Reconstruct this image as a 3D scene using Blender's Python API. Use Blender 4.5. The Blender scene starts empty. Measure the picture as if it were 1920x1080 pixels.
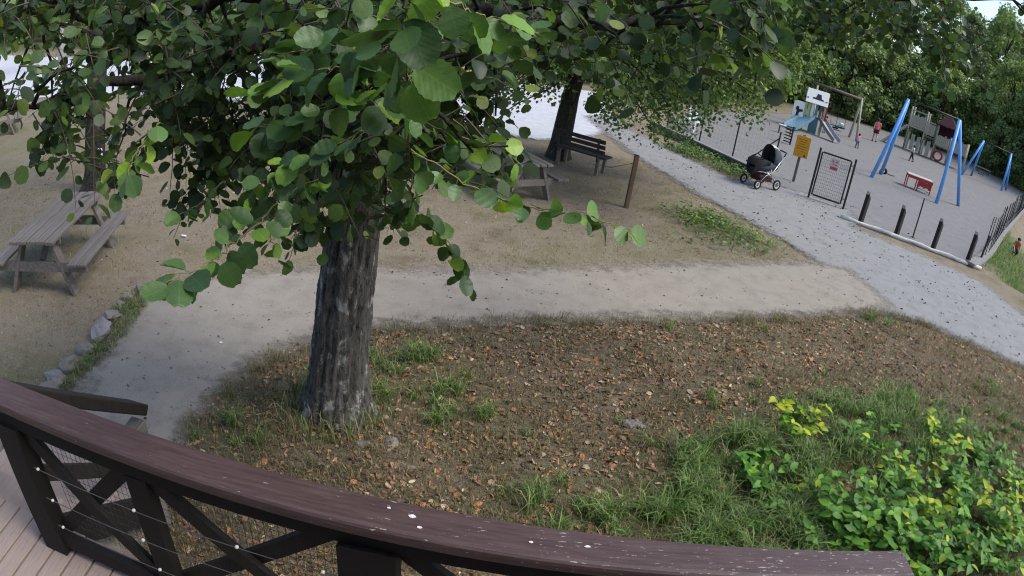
import bpy, math, random
import numpy as np
from mathutils import Vector, Matrix, Euler
random.seed(7); RNG = np.random.default_rng(11)
scene = bpy.context.scene
COL = scene.collection

# ---------------------------------------------------------------- camera
# wide CCTV lens with barrel distortion: an equidistant-like fisheye polynomial
CAM_H, PITCH, ROLL, FPX, K3 = 3.64, 0.442, 0.154, 1199.3, 0.042
cd = bpy.data.cameras.new('camera'); cam = bpy.data.objects.new('camera', cd); COL.objects.link(cam)
cd.type = 'PANO'; cd.panorama_type = 'FISHEYE_LENS_POLYNOMIAL'
cd.sensor_fit = 'HORIZONTAL'; cd.sensor_width = 36.0; cd.sensor_height = 20.25
_a = (1920 / 36.0) / FPX
cd.fisheye_fov = math.pi
cd.fisheye_polynomial_k0 = 0.0; cd.fisheye_polynomial_k1 = -_a; cd.fisheye_polynomial_k2 = 0.0
cd.fisheye_polynomial_k3 = -K3 * _a ** 3; cd.fisheye_polynomial_k4 = 0.0
cd.clip_start = 0.02; cd.clip_end = 3000
_f = Vector((0, math.cos(PITCH), -math.sin(PITCH))); _u0 = Vector((0, math.sin(PITCH), math.cos(PITCH))); _r0 = Vector((1, 0, 0))
_r = math.cos(ROLL) * _r0 + math.sin(ROLL) * _u0; _u = -math.sin(ROLL) * _r0 + math.cos(ROLL) * _u0
cam.matrix_world = Matrix(((_r.x, _u.x, -_f.x, 0), (_r.y, _u.y, -_f.y, 0), (_r.z, _u.z, -_f.z, CAM_H), (0, 0, 0, 1)))
scene.camera = cam

# ---------------------------------------------------------------- world, sun, exposure
SUN_EL, SUN_AZ = math.radians(50), math.radians(100)      # azimuth measured from +Y towards +X
w = bpy.data.worlds.new('World'); scene.world = w; w.use_nodes = True
nt = w.node_tree; nt.nodes.clear()
sky = nt.nodes.new('ShaderNodeTexSky'); sky.sky_type = 'NISHITA'; sky.sun_disc = False
sky.sun_elevation = SUN_EL; sky.sun_rotation = SUN_AZ; sky.air_density = 1.0; sky.dust_density = 2.0; sky.ozone_density = 1.0
bg = nt.nodes.new('ShaderNodeBackground'); bg.inputs['Strength'].default_value = 0.13
wo = nt.nodes.new('ShaderNodeOutputWorld')
nt.links.new(sky.outputs[0], bg.inputs[0]); nt.links.new(bg.outputs[0], wo.inputs[0])
sd = bpy.data.lights.new('sun', 'SUN'); sd.energy = 1.5; sd.angle = math.radians(24); sd.color = (1.0, 0.96, 0.9)
sun = bpy.data.objects.new('sun', sd); COL.objects.link(sun)
sun.rotation_euler = Vector((math.sin(SUN_AZ) * math.cos(SUN_EL), math.cos(SUN_AZ) * math.cos(SUN_EL), math.sin(SUN_EL))).to_track_quat('Z', 'Y').to_euler()
sun.location = (0, 0, 30)
vs = scene.view_settings; vs.view_transform = 'Standard'; vs.look = 'None'; vs.gamma = 1.0; vs.use_curve_mapping = False
vs.exposure = 1.02
scene.render.engine = 'CYCLES'
scene.cycles.use_denoising = True
try: scene.cycles.denoiser = 'OPENIMAGEDENOISE'
except Exception: pass
scene.cycles.filter_width = 1.1
scene.cycles.max_bounces = 7; scene.cycles.diffuse_bounces = 4; scene.cycles.glossy_bounces = 3
scene.cycles.transparent_max_bounces = 12; scene.cycles.caustics_reflective = False; scene.cycles.caustics_refractive = False

# ---------------------------------------------------------------- materials
MATS = {}
def newmat(name):
    m = bpy.data.materials.new(name); m.use_nodes = True; t = m.node_tree; t.nodes.clear(); MATS[name] = m
    o = t.nodes.new('ShaderNodeOutputMaterial'); return m, t, o
def N(t, typ, **kw):
    n = t.nodes.new('ShaderNode' + typ)
    for k, v in kw.items():
        if k in n.inputs: n.inputs[k].default_value = v
        else: setattr(n, k, v)
    return n
def ramp(t, fac, stops):
    r = t.nodes.new('ShaderNodeValToRGB'); t.links.new(fac, r.inputs[0]); e = r.color_ramp.elements
    while len(e) < len(stops): e.new(0.5)
    for k, (p, c) in enumerate(stops): e[k].position = p; e[k].color = (c[0], c[1], c[2], 1)
    return r.outputs[0]
def c4(c): return (c[0], c[1], c[2], 1)
def mixc(t, a, b, fac, mode='MIX'):
    n = t.nodes.new('ShaderNodeMix'); n.data_type = 'RGBA'; n.blend_type = mode
    for s, v in ((6, a), (7, b)):
        if isinstance(v, tuple): n.inputs[s].default_value = c4(v)
        else: t.links.new(v, n.inputs[s])
    if isinstance(fac, (int, float)): n.inputs[0].default_value = fac
    else: t.links.new(fac, n.inputs[0])
    return n.outputs[2]
def noise(t, vec, scale, detail=4.0, rough=0.6, out=0):
    n = N(t, 'TexNoise'); n.inputs['Scale'].default_value = scale; n.inputs['Detail'].default_value = detail; n.inputs['Roughness'].default_value = rough
    t.links.new(vec, n.inputs['Vector']); return n.outputs[out]
def coords(t, kind='Object', scale=(1, 1, 1)):
    c = t.nodes.new('ShaderNodeTexCoord'); v = c.outputs[kind]
    if scale != (1, 1, 1):
        mp = t.nodes.new('ShaderNodeMapping'); mp.inputs['Scale'].default_value = scale; t.links.new(v, mp.inputs['Vector']); v = mp.outputs[0]
    return v
def bump(t, h, strength, dist=0.01):
    b = N(t, 'Bump'); b.inputs['Strength'].default_value = strength; b.inputs['Distance'].default_value = dist; t.links.new(h, b.inputs['Height']); return b.outputs[0]
def plain(name, a, b=None, rough=0.7, scale=8.0, stretch=(1, 1, 1), metal=0.0, bmp=0.0, spec=0.4, speck=None):
    m, t, o = newmat(name); p = N(t, 'BsdfPrincipled'); p.inputs['Roughness'].default_value = rough; p.inputs['Metallic'].default_value = metal
    p.inputs['Specular IOR Level'].default_value = spec
    if b is None: b = tuple(x * 0.72 for x in a)
    v = coords(t, 'Object', stretch); n1 = noise(t, v, scale, 6, 0.65)
    col = ramp(t, n1, ((0.3, b), (0.7, a)))
    n2 = noise(t, v, scale * 5.3, 3, 0.6)
    col = mixc(t, col, (b[0] * 0.55, b[1] * 0.55, b[2] * 0.55), ramp(t, n2, ((0.55, (0, 0, 0)), (0.8, (0.6, 0.6, 0.6)))))
    if speck:
        n3 = noise(t, v, scale * speck[1], 2, 0.5)
        col = mixc(t, col, speck[0], ramp(t, n3, ((speck[2], (0, 0, 0)), (speck[2] + 0.04, (1, 1, 1)))))
    t.links.new(col, p.inputs['Base Color'])
    if bmp: t.links.new(bump(t, n2, bmp), p.inputs['Normal'])
    t.links.new(p.outputs[0], o.inputs[0]); return m
def leafmat(name, use_attr=True, stops=None, trans=0.35, rough=0.5, tint=(1.25, 1.3, 0.6), spec=0.45, veins=False):
    m, t, o = newmat(name)
    p = N(t, 'BsdfPrincipled'); p.inputs['Roughness'].default_value = rough; p.inputs['Specular IOR Level'].default_value = spec
    if use_attr:
        a = N(t, 'Attribute'); a.attribute_name = 'tint'; col = a.outputs['Color']
    else:
        oi = t.nodes.new('ShaderNodeObjectInfo'); col = ramp(t, oi.outputs['Random'], stops)
    v = coords(t, 'Object'); vn = noise(t, v, 60 if use_attr else 45, 3, 0.6)
    col = mixc(t, col, (0.55, 0.58, 0.5), ramp(t, vn, ((0.35, (0, 0, 0)), (0.75, (0.7, 0.7, 0.7)))), 'MULTIPLY')
    if veins:
        if use_attr: la = N(t, 'Attribute'); la.attribute_name = 'lc'; lv = la.outputs['Vector']
        else: lv = coords(t, 'Object')
        sx = N(t, 'SeparateXYZ'); t.links.new(lv, sx.inputs[0])
        def mth(op, a, b=None):
            q = N(t, 'Math', operation=op)
            for i, vv in enumerate((a, b)):
                if vv is None: continue
                if isinstance(vv, (int, float)): q.inputs[i].default_value = vv
                else: t.links.new(vv, q.inputs[i])
            return q.outputs[0]
        ax = mth('ABSOLUTE', sx.outputs[0]); mid = mth('LESS_THAN', ax, 0.022)
        wv = mth('MULTIPLY', mth('SUBTRACT', sx.outputs[1], mth('MULTIPLY', ax, 0.85)), 7.0); pp = mth('PINGPONG', wv, 0.5)
        side = mth('MULTIPLY', mth('LESS_THAN', pp, 0.055), 0.6); vein = mth('MAXIMUM', mid, side)
        col = mixc(t, col, mixc(t, col, (1.5, 1.4, 1.3), 1.0, 'MULTIPLY'), mth('MULTIPLY', vein, 0.5))
        t.links.new(bump(t, mth('SUBTRACT', pp, mth('MULTIPLY', mid, 0.3)), 0.10, 0.004), p.inputs['Normal'])
    t.links.new(col, p.inputs['Base Color'])
    tr = N(t, 'BsdfTranslucent'); tc = mixc(t, col, tint, 1.0, 'MULTIPLY'); t.links.new(tc, tr.inputs['Color'])
    mx = N(t, 'MixShader'); mx.inputs[0].default_value = trans
    t.links.new(p.outputs[0], mx.inputs[1]); t.links.new(tr.outputs[0], mx.inputs[2]); t.links.new(mx.outputs[0], o.inputs[0])
    return m
def gravel(name, base, dark, warm, edge=True, grain=140.0, speckle=0.35, fade=0.28):
    m, t, o = newmat(name); p = N(t, 'BsdfPrincipled'); p.inputs['Roughness'].default_value = 0.92; p.inputs['Specular IOR Level'].default_value = 0.25
    v = coords(t, 'Object')
    big = noise(t, v, 0.45, 4, 0.6); mid = noise(t, v, 3.1, 5, 0.65); fine = noise(t, v, grain, 3, 0.7); st = noise(t, v, 38, 4, 0.75)
    col = ramp(t, big, ((0.35, warm), (0.62, base)))
    col = mixc(t, col, dark, ramp(t, mid, ((0.44, (0, 0, 0)), (0.72, (0.75, 0.75, 0.75)))))
    col = mixc(t, col, (0.35, 0.35, 0.35), ramp(t, fine, ((0.36, (speckle,) * 3), (0.52, (0, 0, 0)))), 'MULTIPLY')
    col = mixc(t, col, (1.35, 1.35, 1.35), ramp(t, st, ((0.56, (0, 0, 0)), (0.75, (speckle,) * 3))), 'MULTIPLY')
    vo = N(t, 'TexVoronoi'); vo.inputs['Scale'].default_value = 26.0; t.links.new(v, vo.inputs['Vector'])
    col = mixc(t, col, (0.4, 0.38, 0.36), ramp(t, vo.outputs['Distance'], ((0.07, (0.75, 0.75, 0.75)), (0.14, (0, 0, 0)))), 'MULTIPLY')
    t.links.new(col, p.inputs['Base Color']); t.links.new(bump(t, st, 0.5, 0.012), p.inputs['Normal'])
    if edge:
        a = N(t, 'Attribute'); a.attribute_name = 'inside'
        md = N(t, 'Math', operation='MULTIPLY_ADD'); ns = noise(t, v, 4.5, 6, 0.75); t.links.new(ns, md.inputs[0]); md.inputs[1].default_value = fade * 3.2; md.inputs[2].default_value = -fade * 1.6
        ad = N(t, 'Math', operation='ADD'); t.links.new(a.outputs['Fac'], ad.inputs[0]); t.links.new(md.outputs[0], ad.inputs[1])
        mr = N(t, 'MapRange'); mr.inputs['From Min'].default_value = -0.16; mr.inputs['From Max'].default_value = 0.22; t.links.new(ad.outputs[0], mr.inputs[0])
        tp = N(t, 'BsdfTransparent'); mx = N(t, 'MixShader'); t.links.new(mr.outputs[0], mx.inputs[0]); t.links.new(tp.outputs[0], mx.inputs[1]); t.links.new(p.outputs[0], mx.inputs[2])
        t.links.new(mx.outputs[0], o.inputs[0])
    else: t.links.new(p.outputs[0], o.inputs[0])
    return m
def groundmat():
    m, t, o = newmat('soil'); p = N(t, 'BsdfPrincipled'); p.inputs['Roughness'].default_value = 0.95; p.inputs['Specular IOR Level'].default_value = 0.15
    v = coords(t, 'Object')
    n1 = noise(t, v, 0.9, 6, 0.65); n2 = noise(t, v, 6.0, 6, 0.7); n3 = noise(t, v, 55, 4, 0.75); n4 = noise(t, v, 22, 5, 0.7)
    a = N(t, 'Attribute'); a.attribute_name = 'dry'                      # 1 = pale trodden soil beyond the path, 0 = leaf-littered bank
    bank = ramp(t, n2, ((0.30, (0.075, 0.056, 0.042)), (0.45, (0.175, 0.135, 0.098)), (0.57, (0.135, 0.112, 0.070)), (0.70, (0.30, 0.24, 0.19))))
    lawn = ramp(t, n1, ((0.30, (0.165, 0.134, 0.095)), (0.46, (0.250, 0.210, 0.160)), (0.58, (0.215, 0.182, 0.125)), (0.72, (0.125, 0.125, 0.068))))
    lawn = mixc(t, lawn, (0.17, 0.14, 0.07), ramp(t, n2, ((0.5, (0, 0, 0)), (0.75, (0.6, 0.6, 0.6)))))
    col = mixc(t, bank, lawn, a.outputs['Fac'])
    g = N(t, 'Attribute'); g.attribute_name = 'green'
    col = mixc(t, col, (0.055, 0.095, 0.025), g.outputs['Fac'])
    col = mixc(t, col, (0.45, 0.42, 0.4), ramp(t, n3, ((0.36, (0.75, 0.75, 0.75)), (0.52, (0, 0, 0)))), 'MULTIPLY')
    col = mixc(t, col, (1.5, 1.42, 1.3), ramp(t, n4, ((0.56, (0, 0, 0)), (0.72, (0.7, 0.7, 0.7)))), 'MULTIPLY')
    t.links.new(col, p.inputs['Base Color']); t.links.new(bump(t, n3, 0.7, 0.02), p.inputs['Normal']); t.links.new(p.outputs[0], o.inputs[0]); return m
def barkmat(name, dark, light, lichen):
    m, t, o = newmat(name); p = N(t, 'BsdfPrincipled'); p.inputs['Roughness'].default_value = 0.95; p.inputs['Specular IOR Level'].default_value = 0.2
    v = coords(t, 'Object', (1, 1, 0.28)); n1 = noise(t, v, 30, 7, 0.75)
    col = ramp(t, n1, ((0.36, dark), (0.52, light), (0.7, tuple(x * 1.5 for x in light))))
    v2 = coords(t, 'Object', (1, 1, 0.6)); n2 = noise(t, v2, 7, 5, 0.7)
    col = mixc(t, col, lichen, ramp(t, n2, ((0.56, (0, 0, 0)), (0.62, (0.75, 0.75, 0.75)))))
    n3 = noise(t, coords(t, 'Object', (1, 1, 0.45)), 48, 4, 0.7)
    col = mixc(t, col, tuple(x * 0.85 for x in lichen), ramp(t, n3, ((0.63, (0, 0, 0)), (0.67, (0.7, 0.7, 0.7)))))
    t.links.new(col, p.inputs['Base Color']); t.links.new(bump(t, n1, 1.0, 0.03), p.inputs['Normal']); t.links.new(p.outputs[0], o.inputs[0]); return m
def railmat():
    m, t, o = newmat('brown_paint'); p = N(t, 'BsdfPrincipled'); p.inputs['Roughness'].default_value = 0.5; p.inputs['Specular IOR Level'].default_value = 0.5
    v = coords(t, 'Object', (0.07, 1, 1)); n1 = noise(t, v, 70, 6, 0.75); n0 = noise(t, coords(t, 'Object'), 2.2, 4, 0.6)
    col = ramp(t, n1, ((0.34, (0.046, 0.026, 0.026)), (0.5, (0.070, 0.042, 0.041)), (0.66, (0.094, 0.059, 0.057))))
    sx = N(t, 'SeparateXYZ'); t.links.new(coords(t, 'Object'), sx.inputs[0])
    wear = N(t, 'MapRange'); wear.inputs['From Min'].default_value = -0.9; wear.inputs['From Max'].default_value = 1.5; wear.inputs['To Min'].default_value = 0.0; wear.inputs['To Max'].default_value = 0.085; t.links.new(sx.outputs[0], wear.inputs[0])
    n3 = noise(t, coords(t, 'Object', (0.22, 1, 1)), 120, 3, 0.65)
    ad = N(t, 'Math', operation='ADD'); t.links.new(n3, ad.inputs[0]); t.links.new(wear.outputs[0], ad.inputs[1])
    ad2 = N(t, 'Math', operation='MULTIPLY_ADD'); t.links.new(n0, ad2.inputs[0]); ad2.inputs[1].default_value = 0.22; t.links.new(ad.outputs[0], ad2.inputs[2])
    chip = ramp(t, ad2.outputs[0], ((0.81, (0, 0, 0)), (0.84, (0.8, 0.8, 0.8))))
    col = mixc(t, col, (0.42, 0.38, 0.37), chip)
    t.links.new(col, p.inputs['Base Color']); t.links.new(bump(t, n1, 0.35, 0.004), p.inputs['Normal']); t.links.new(p.outputs[0], o.inputs[0]); return m

groundmat(); railmat()
gravel('path_gravel', (0.295, 0.266, 0.228), (0.215, 0.190, 0.158), (0.300, 0.264, 0.218))
gravel('main_gravel', (0.268, 0.267, 0.266), (0.198, 0.197, 0.197), (0.275, 0.270, 0.262), speckle=0.5)
gravel('play_gravel', (0.198, 0.194, 0.192), (0.152, 0.147, 0.144), (0.212, 0.204, 0.198), grain=90.0, speckle=0.35)
gravel('yard_gravel', (0.48, 0.50, 0.54), (0.38, 0.39, 0.42), (0.52, 0.52, 0.54), grain=60.0, speckle=0.2)
barkmat('alder_bark', (0.015, 0.014, 0.013), (0.100, 0.094, 0.087), (0.38, 0.39, 0.375))
barkmat('dark_bark', (0.010, 0.009, 0.007), (0.045, 0.040, 0.032), (0.09, 0.09, 0.08))
barkmat('pale_bark', (0.16, 0.15, 0.13), (0.36, 0.35, 0.32), (0.5, 0.5, 0.47))
plain('twig', (0.085, 0.065, 0.045), scale=20)
plain('grey_wood', (0.20, 0.178, 0.162), (0.095, 0.083, 0.075), 0.85, 30, (1, 0.06, 1), bmp=0.4)
plain('dark_wood', (0.020, 0.015, 0.013), (0.010, 0.008, 0.007), 0.75, 20, (1, 1, 0.2), bmp=0.3)
plain('black_post', (0.028, 0.026, 0.026), (0.014, 0.013, 0.013), 0.8, 25, (1, 1, 0.1), bmp=0.4)
plain('bench_wood', (0.050, 0.044, 0.042), (0.025, 0.022, 0.021), 0.7, 25, (0.2, 1, 1), bmp=0.3)
plain('bench_leg', (0.16, 0.13, 0.11), scale=14)
plain('stake_wood', (0.17, 0.10, 0.06), (0.075, 0.05, 0.035), 0.85, 22, (1, 1, 0.1), bmp=0.4)
plain('deck_wood', (0.36, 0.285, 0.25), (0.28, 0.22, 0.19), 0.75, 18, (1, 0.1, 1), bmp=0.3)
plain('play_wood', (0.42, 0.39, 0.31), (0.28, 0.26, 0.21), 0.85, 10, (1, 1, 0.2))
plain('play_wood_dark', (0.14, 0.12, 0.10), (0.08, 0.07, 0.06), 0.85, 10, (1, 1, 0.2))
plain('white_paint', (0.74, 0.74, 0.72), (0.62, 0.62, 0.60), 0.6, 9, bmp=0.3)
plain('white_log', (0.74, 0.73, 0.68), (0.45, 0.43, 0.39), 0.8, 14, (0.4, 1, 1), bmp=0.6)
plain('blue_paint', (0.13, 0.37, 0.80), (0.11, 0.32, 0.72), 0.4, 3)
plain('dark_metal', (0.018, 0.019, 0.020), (0.012, 0.012, 0.013), 0.5, 10)
plain('steel', (0.42, 0.43, 0.44), (0.32, 0.33, 0.34), 0.35, 8, metal=0.8)
plain('wire', (0.14, 0.14, 0.14), (0.09, 0.09, 0.09), 0.5, 10, metal=0.4)
plain('mesh_wire', (0.17, 0.175, 0.175), (0.12, 0.12, 0.12), 0.55, 10, metal=0.3)
plain('insulator', (0.78, 0.77, 0.72), rough=0.4)
plain('orange_board', (0.68, 0.33, 0.025), (0.62, 0.29, 0.02), 0.55, 4)
plain('sign_ink', (0.30, 0.10, 0.01), rough=0.6)
plain('red_paint', (0.42, 0.030, 0.028), (0.33, 0.022, 0.022), 0.45, 5)
plain('sign_red', (0.50, 0.05, 0.07), (0.42, 0.04, 0.06), 0.5, 6)
plain('sign_white', (0.55, 0.48, 0.48), (0.5, 0.43, 0.44), 0.5, 6)
plain('pale_top', (0.50, 0.43, 0.37), (0.40, 0.34, 0.29), 0.7, 8)
plain('teal', (0.085, 0.22, 0.25), (0.06, 0.17, 0.20), 0.45, 5)
plain('blue_slide', (0.16, 0.29, 0.36), (0.13, 0.25, 0.31), 0.35, 4)
plain('lime', (0.36, 0.50, 0.18), (0.30, 0.42, 0.14), 0.5, 5)
plain('ink_black', (0.012, 0.012, 0.015), rough=0.5)
plain('black_rubber', (0.014, 0.014, 0.015), rough=0.8)
plain('black_fabric', (0.012, 0.013, 0.015), (0.008, 0.009, 0.010), 0.9, 30)
plain('navy_fabric', (0.045, 0.056, 0.075), (0.032, 0.042, 0.058), 0.85, 24)
plain('hood_top', (0.46, 0.49, 0.44), (0.36, 0.39, 0.35), 0.8, 20)
plain('maroon', (0.05, 0.012, 0.018), rough=0.9)
plain('chrome', (0.55, 0.55, 0.56), rough=0.25, metal=0.9)
plain('white_plastic', (0.66, 0.70, 0.74), (0.58, 0.63, 0.68), 0.4, 6)
plain('concrete', (0.27, 0.265, 0.25), (0.17, 0.165, 0.15), 0.9, 6, bmp=0.5)
plain('concrete_dark', (0.11, 0.11, 0.10), (0.06, 0.06, 0.055), 0.95, 5, bmp=0.5)
plain('stone', (0.24, 0.215, 0.195), (0.15, 0.135, 0.12), 0.9, 9, bmp=0.6)
plain('stone_pale', (0.27, 0.245, 0.25), (0.19, 0.17, 0.175), 0.9, 9, bmp=0.6)
plain('skin', (0.55, 0.33, 0.25), (0.48, 0.28, 0.21), 0.6, 12)
plain('pink_cloth', (0.62, 0.17, 0.20), (0.52, 0.13, 0.16), 0.9, 12)
plain('hot_pink', (0.78, 0.15, 0.36), (0.68, 0.12, 0.30), 0.9, 12)
plain('wine_cloth', (0.060, 0.012, 0.022), rough=0.9)
plain('teal_cloth', (0.05, 0.19, 0.25), rough=0.9)
plain('white_cloth', (0.62, 0.64, 0.70), rough=0.9)
plain('red_cloth', (0.55, 0.045, 0.05), rough=0.9)
plain('orange_cloth', (0.50, 0.12, 0.03), rough=0.9)
plain('dark_cloth', (0.02, 0.022, 0.026), rough=0.9)
plain('dark_hair', (0.018, 0.012, 0.009), rough=0.6)
plain('car_paint', (0.62, 0.46, 0.13), (0.58, 0.43, 0.12), 0.3, 2, spec=0.6)
plain('car_glass', (0.01, 0.011, 0.012), rough=0.1, spec=0.7)
plain('red_plastic', (0.6, 0.03, 0.03), rough=0.4)
plain('white_paper', (0.8, 0.8, 0.78), rough=0.8)
plain('pale_stem', (0.20, 0.17, 0.07), rough=0.7)
plain('shade_brown', (0.012, 0.009, 0.008), (0.007, 0.005, 0.005), 0.8, 10, (1, 1, 0.2))  # near-black brown, with the shade below the handrail put into the colour
leafmat('foliage', veins=True); leafmat('far_foliage', trans=0.25, rough=0.6, spec=0.3); leafmat('litter', trans=0.15, rough=0.75, tint=(1, 1, 1), spec=0.25); leafmat('blade', trans=0.3, rough=0.55, spec=0.35)
leafmat('alder_leaf', False, ((0.0, (0.045, 0.095, 0.035)), (0.22, (0.070, 0.145, 0.045)), (0.5, (0.10, 0.19, 0.060)), (0.72, (0.14, 0.26, 0.065)), (0.88, (0.20, 0.37, 0.05)), (1.0, (0.30, 0.46, 0.06))), trans=0.32, rough=0.45, spec=0.45, veins=True)
leafmat('shrub_leaf', False, ((0.0, (0.045, 0.14, 0.018)), (0.4, (0.085, 0.23, 0.025)), (0.75, (0.14, 0.32, 0.035)), (1.0, (0.22, 0.42, 0.04))), trans=0.3, rough=0.5, spec=0.3, veins=True)
leafmat('shrub_leaf_yellow', False, ((0.0, (0.20, 0.36, 0.03)), (0.5, (0.40, 0.50, 0.03)), (1.0, (0.60, 0.58, 0.04))), trans=0.35, rough=0.5, spec=0.3, veins=True)

# ---------------------------------------------------------------- mesh helpers
def rotz(a): c, s = math.cos(a), math.sin(a); return np.array([[c, -s, 0], [s, c, 0], [0, 0, 1]])
class MB:
    def __init__(s): s.v = []; s.f = []; s.mi = []
    def add(s, V, Fs, mi=0):
        b = len(s.v); s.v += [tuple(map(float, q)) for q in V]; s.f += [tuple(b + i for i in q) for q in Fs]; s.mi += [mi] * len(Fs); return s
    def box(s, c, d, R=None, mi=0, bev=0.0):
        x, y, z = (q / 2 for q in d)
        if bev > 0:
            V = []
            for sx in (-1, 1):
                for sy in (-1, 1):
                    for sz in (-1, 1):
                        V += [(sx * x, sy * (y - bev), sz * (z - bev)), (sx * (x - bev), sy * y, sz * (z - bev)), (sx * (x - bev), sy * (y - bev), sz * z)]
            i = lambda a, b, c_, k: ((a * 2 + b) * 2 + c_) * 3 + k
            Fs = [(i(1,0,0,0), i(1,1,0,0), i(1,1,1,0), i(1,0,1,0)), (i(0,0,0,0), i(0,0,1,0), i(0,1,1,0), i(0,1,0,0)),
                  (i(0,1,0,1), i(0,1,1,1), i(1,1,1,1), i(1,1,0,1)), (i(0,0,0,1), i(1,0,0,1), i(1,0,1,1), i(0,0,1,1)),
                  (i(0,0,1,2), i(1,0,1,2), i(1,1,1,2), i(0,1,1,2)), (i(0,0,0,2), i(0,1,0,2), i(1,1,0,2), i(1,0,0,2))]
            for a in (0, 1):
                for b in (0, 1):
                    Fs += [(i(a,b,0,0), i(a,b,1,0), i(a,b,1,1), i(a,b,0,1)), (i(a,0,b,0), i(a,1,b,0), i(a,1,b,2), i(a,0,b,2)), (i(0,a,b,1), i(1,a,b,1), i(1,a,b,2), i(0,a,b,2))]
                    for c_ in (0, 1): Fs += [(i(a,b,c_,0), i(a,b,c_,1), i(a,b,c_,2))]
        else:
            V = [(sx * x, sy * y, sz * z) for sx in (-1, 1) for sy in (-1, 1) for sz in (-1, 1)]
            Fs = [(0,1,3,2), (4,6,7,5), (0,4,5,1), (2,3,7,6), (0,2,6,4), (1,5,7,3)]
        V = np.array(V)
        if R is not None: V = V @ np.array(R).T
        return s.add(V + np.array(c), Fs, mi)
    def beam(s, p0, p1, w, h, up=(0, 0, 1), mi=0, bev=0.0):
        p0 = np.array(p0, float); p1 = np.array(p1, float); d = p1 - p0; L = np.linalg.norm(d); d = d / L
        sx = np.cross(d, up)
        if np.linalg.norm(sx) < 1e-4: sx = np.array([1.0, 0, 0])
        sx /= np.linalg.norm(sx); u = np.cross(sx, d)
        return s.box((p0 + p1) / 2, (w, L, h), np.stack([sx, d, u], 1), mi, bev)
    def tube(s, P, r, n=8, cap=True, mi=0, wob=0.0):
        P = np.array(P, float); m = len(P); r = np.broadcast_to(np.array(r, float), (m,)); V = []; ref = np.array([0.31, 0.2, 0.93])
        for k in range(m):
            d = P[min(k + 1, m - 1)] - P[max(k - 1, 0)]; d = d / (np.linalg.norm(d) + 1e-9)
            a = np.cross(d, ref); 
            if np.linalg.norm(a) < 0.1: a = np.cross(d, (1, 0, 0))
            a /= np.linalg.norm(a); b = np.cross(d, a)
            for j in range(n):
                t = 2 * math.pi * j / n; q = r[k] * (1 + (wob * (math.sin(3 * t + k * 0.9) + 0.6 * math.sin(5 * t - k * 1.3)) if wob else 0))
                V.append(P[k] + q * (math.cos(t) * a + math.sin(t) * b))
        Fs = [(k * n + j, k * n + (j + 1) % n, (k + 1) * n + (j + 1) % n, (k + 1) * n + j) for k in range(m - 1) for j in range(n)]
        if cap: Fs += [tuple(range(n - 1, -1, -1)), tuple((m - 1) * n + j for j in range(n))]
        return s.add(V, Fs, mi)
    def extr(s, poly, vec, mi=0):
        n = len(poly); A = np.array(poly, float); B = A + np.array(vec)
        return s.add(np.vstack([A, B]), [tuple(range(n - 1, -1, -1)), tuple(range(n, 2 * n))] + [(j, (j + 1) % n, n + (j + 1) % n, n + j) for j in range(n)], mi)
    def ring(s, c, axis, R, r, n=24, m=6, mi=0):
        axis = np.array(axis, float) / np.linalg.norm(axis); a = np.cross(axis, (0.3, 0.2, 0.9)); a /= np.linalg.norm(a); b = np.cross(axis, a); V = []
        for j in range(n):
            t = 2 * math.pi * j / n; d = math.cos(t) * a + math.sin(t) * b
            for k in range(m):
                q = 2 * math.pi * k / m; V.append(np.array(c) + d * (R + r * math.cos(q)) + axis * r * math.sin(q))
        return s.add(V, [(j * m + k, ((j + 1) % n) * m + k, ((j + 1) % n) * m + (k + 1) % m, j * m + (k + 1) % m) for j in range(n) for k in range(m)], mi)
    def blob(s, c, r, n=10, m=7, seed=0, amp=0.0, R=None, mi=0, jit=0.0):
        rg = np.random.default_rng(seed); V = []; ph = rg.uniform(0, 6.28, 8)
        for i in range(m + 1):
            th = math.pi * i / m
            for j in range(n):
                t = 2 * math.pi * j / n; d = np.array([math.sin(th) * math.cos(t), math.sin(th) * math.sin(t), math.cos(th)])
                q = 1 + amp * (math.sin(3 * d[0] + ph[0]) + math.sin(4 * d[1] + ph[1]) * 0.8 + math.sin(5 * d[2] + 2 * d[0] + ph[2]) * 0.6)
                V.append(d * (q + (rg.normal(0, jit) if 0 < i < m else 0)) * np.array(r))
        V = np.array(V)
        if R is not None: V = V @ np.array(R).T
        return s.add(V + np.array(c), [(i * n + j, i * n + (j + 1) % n, (i + 1) * n + (j + 1) % n, (i + 1) * n + j) for i in range(m) for j in range(n)], mi)
    def mesh(s, name, mats, smooth=False):
        me = bpy.data.meshes.new(name); me.from_pydata(s.v, [], s.f); me.validate()
        for q in (mats if isinstance(mats, (list, tuple)) else [mats]): me.materials.append(MATS[q])
        if any(s.mi) and len(s.mi) == len(me.polygons): me.polygons.foreach_set('material_index', s.mi)
        if smooth: me.polygons.foreach_set('use_smooth', [True] * len(me.polygons))
        me.update(); return me
    def build(s, name, mats, parent=None, smooth=False): return link(name, s.mesh(name, mats, smooth), parent)
def link(name, me, parent=None, loc=None, rot=None):
    o = bpy.data.objects.new(name, me); COL.objects.link(o)
    if parent is not None: o.parent = parent
    if loc is not None: o.location = loc
    if rot is not None: o.rotation_euler = rot
    return o
def tag(o, label=None, cat=None, group=None, kind=None):
    if label: o['label'] = label
    if cat: o['category'] = cat
    if group: o['group'] = group
    if kind: o['kind'] = kind
    return o
def thing(name, label, cat, loc=(0, 0, 0), rz=0.0, group=None):
    e = bpy.data.objects.new(name, None); COL.objects.link(e); e.location = loc; e.rotation_euler = (0, 0, rz); e.empty_display_size = 0.1
    return tag(e, label, cat, group)
def kids(o): return [c for c in bpy.data.objects if c.parent is o]
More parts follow.
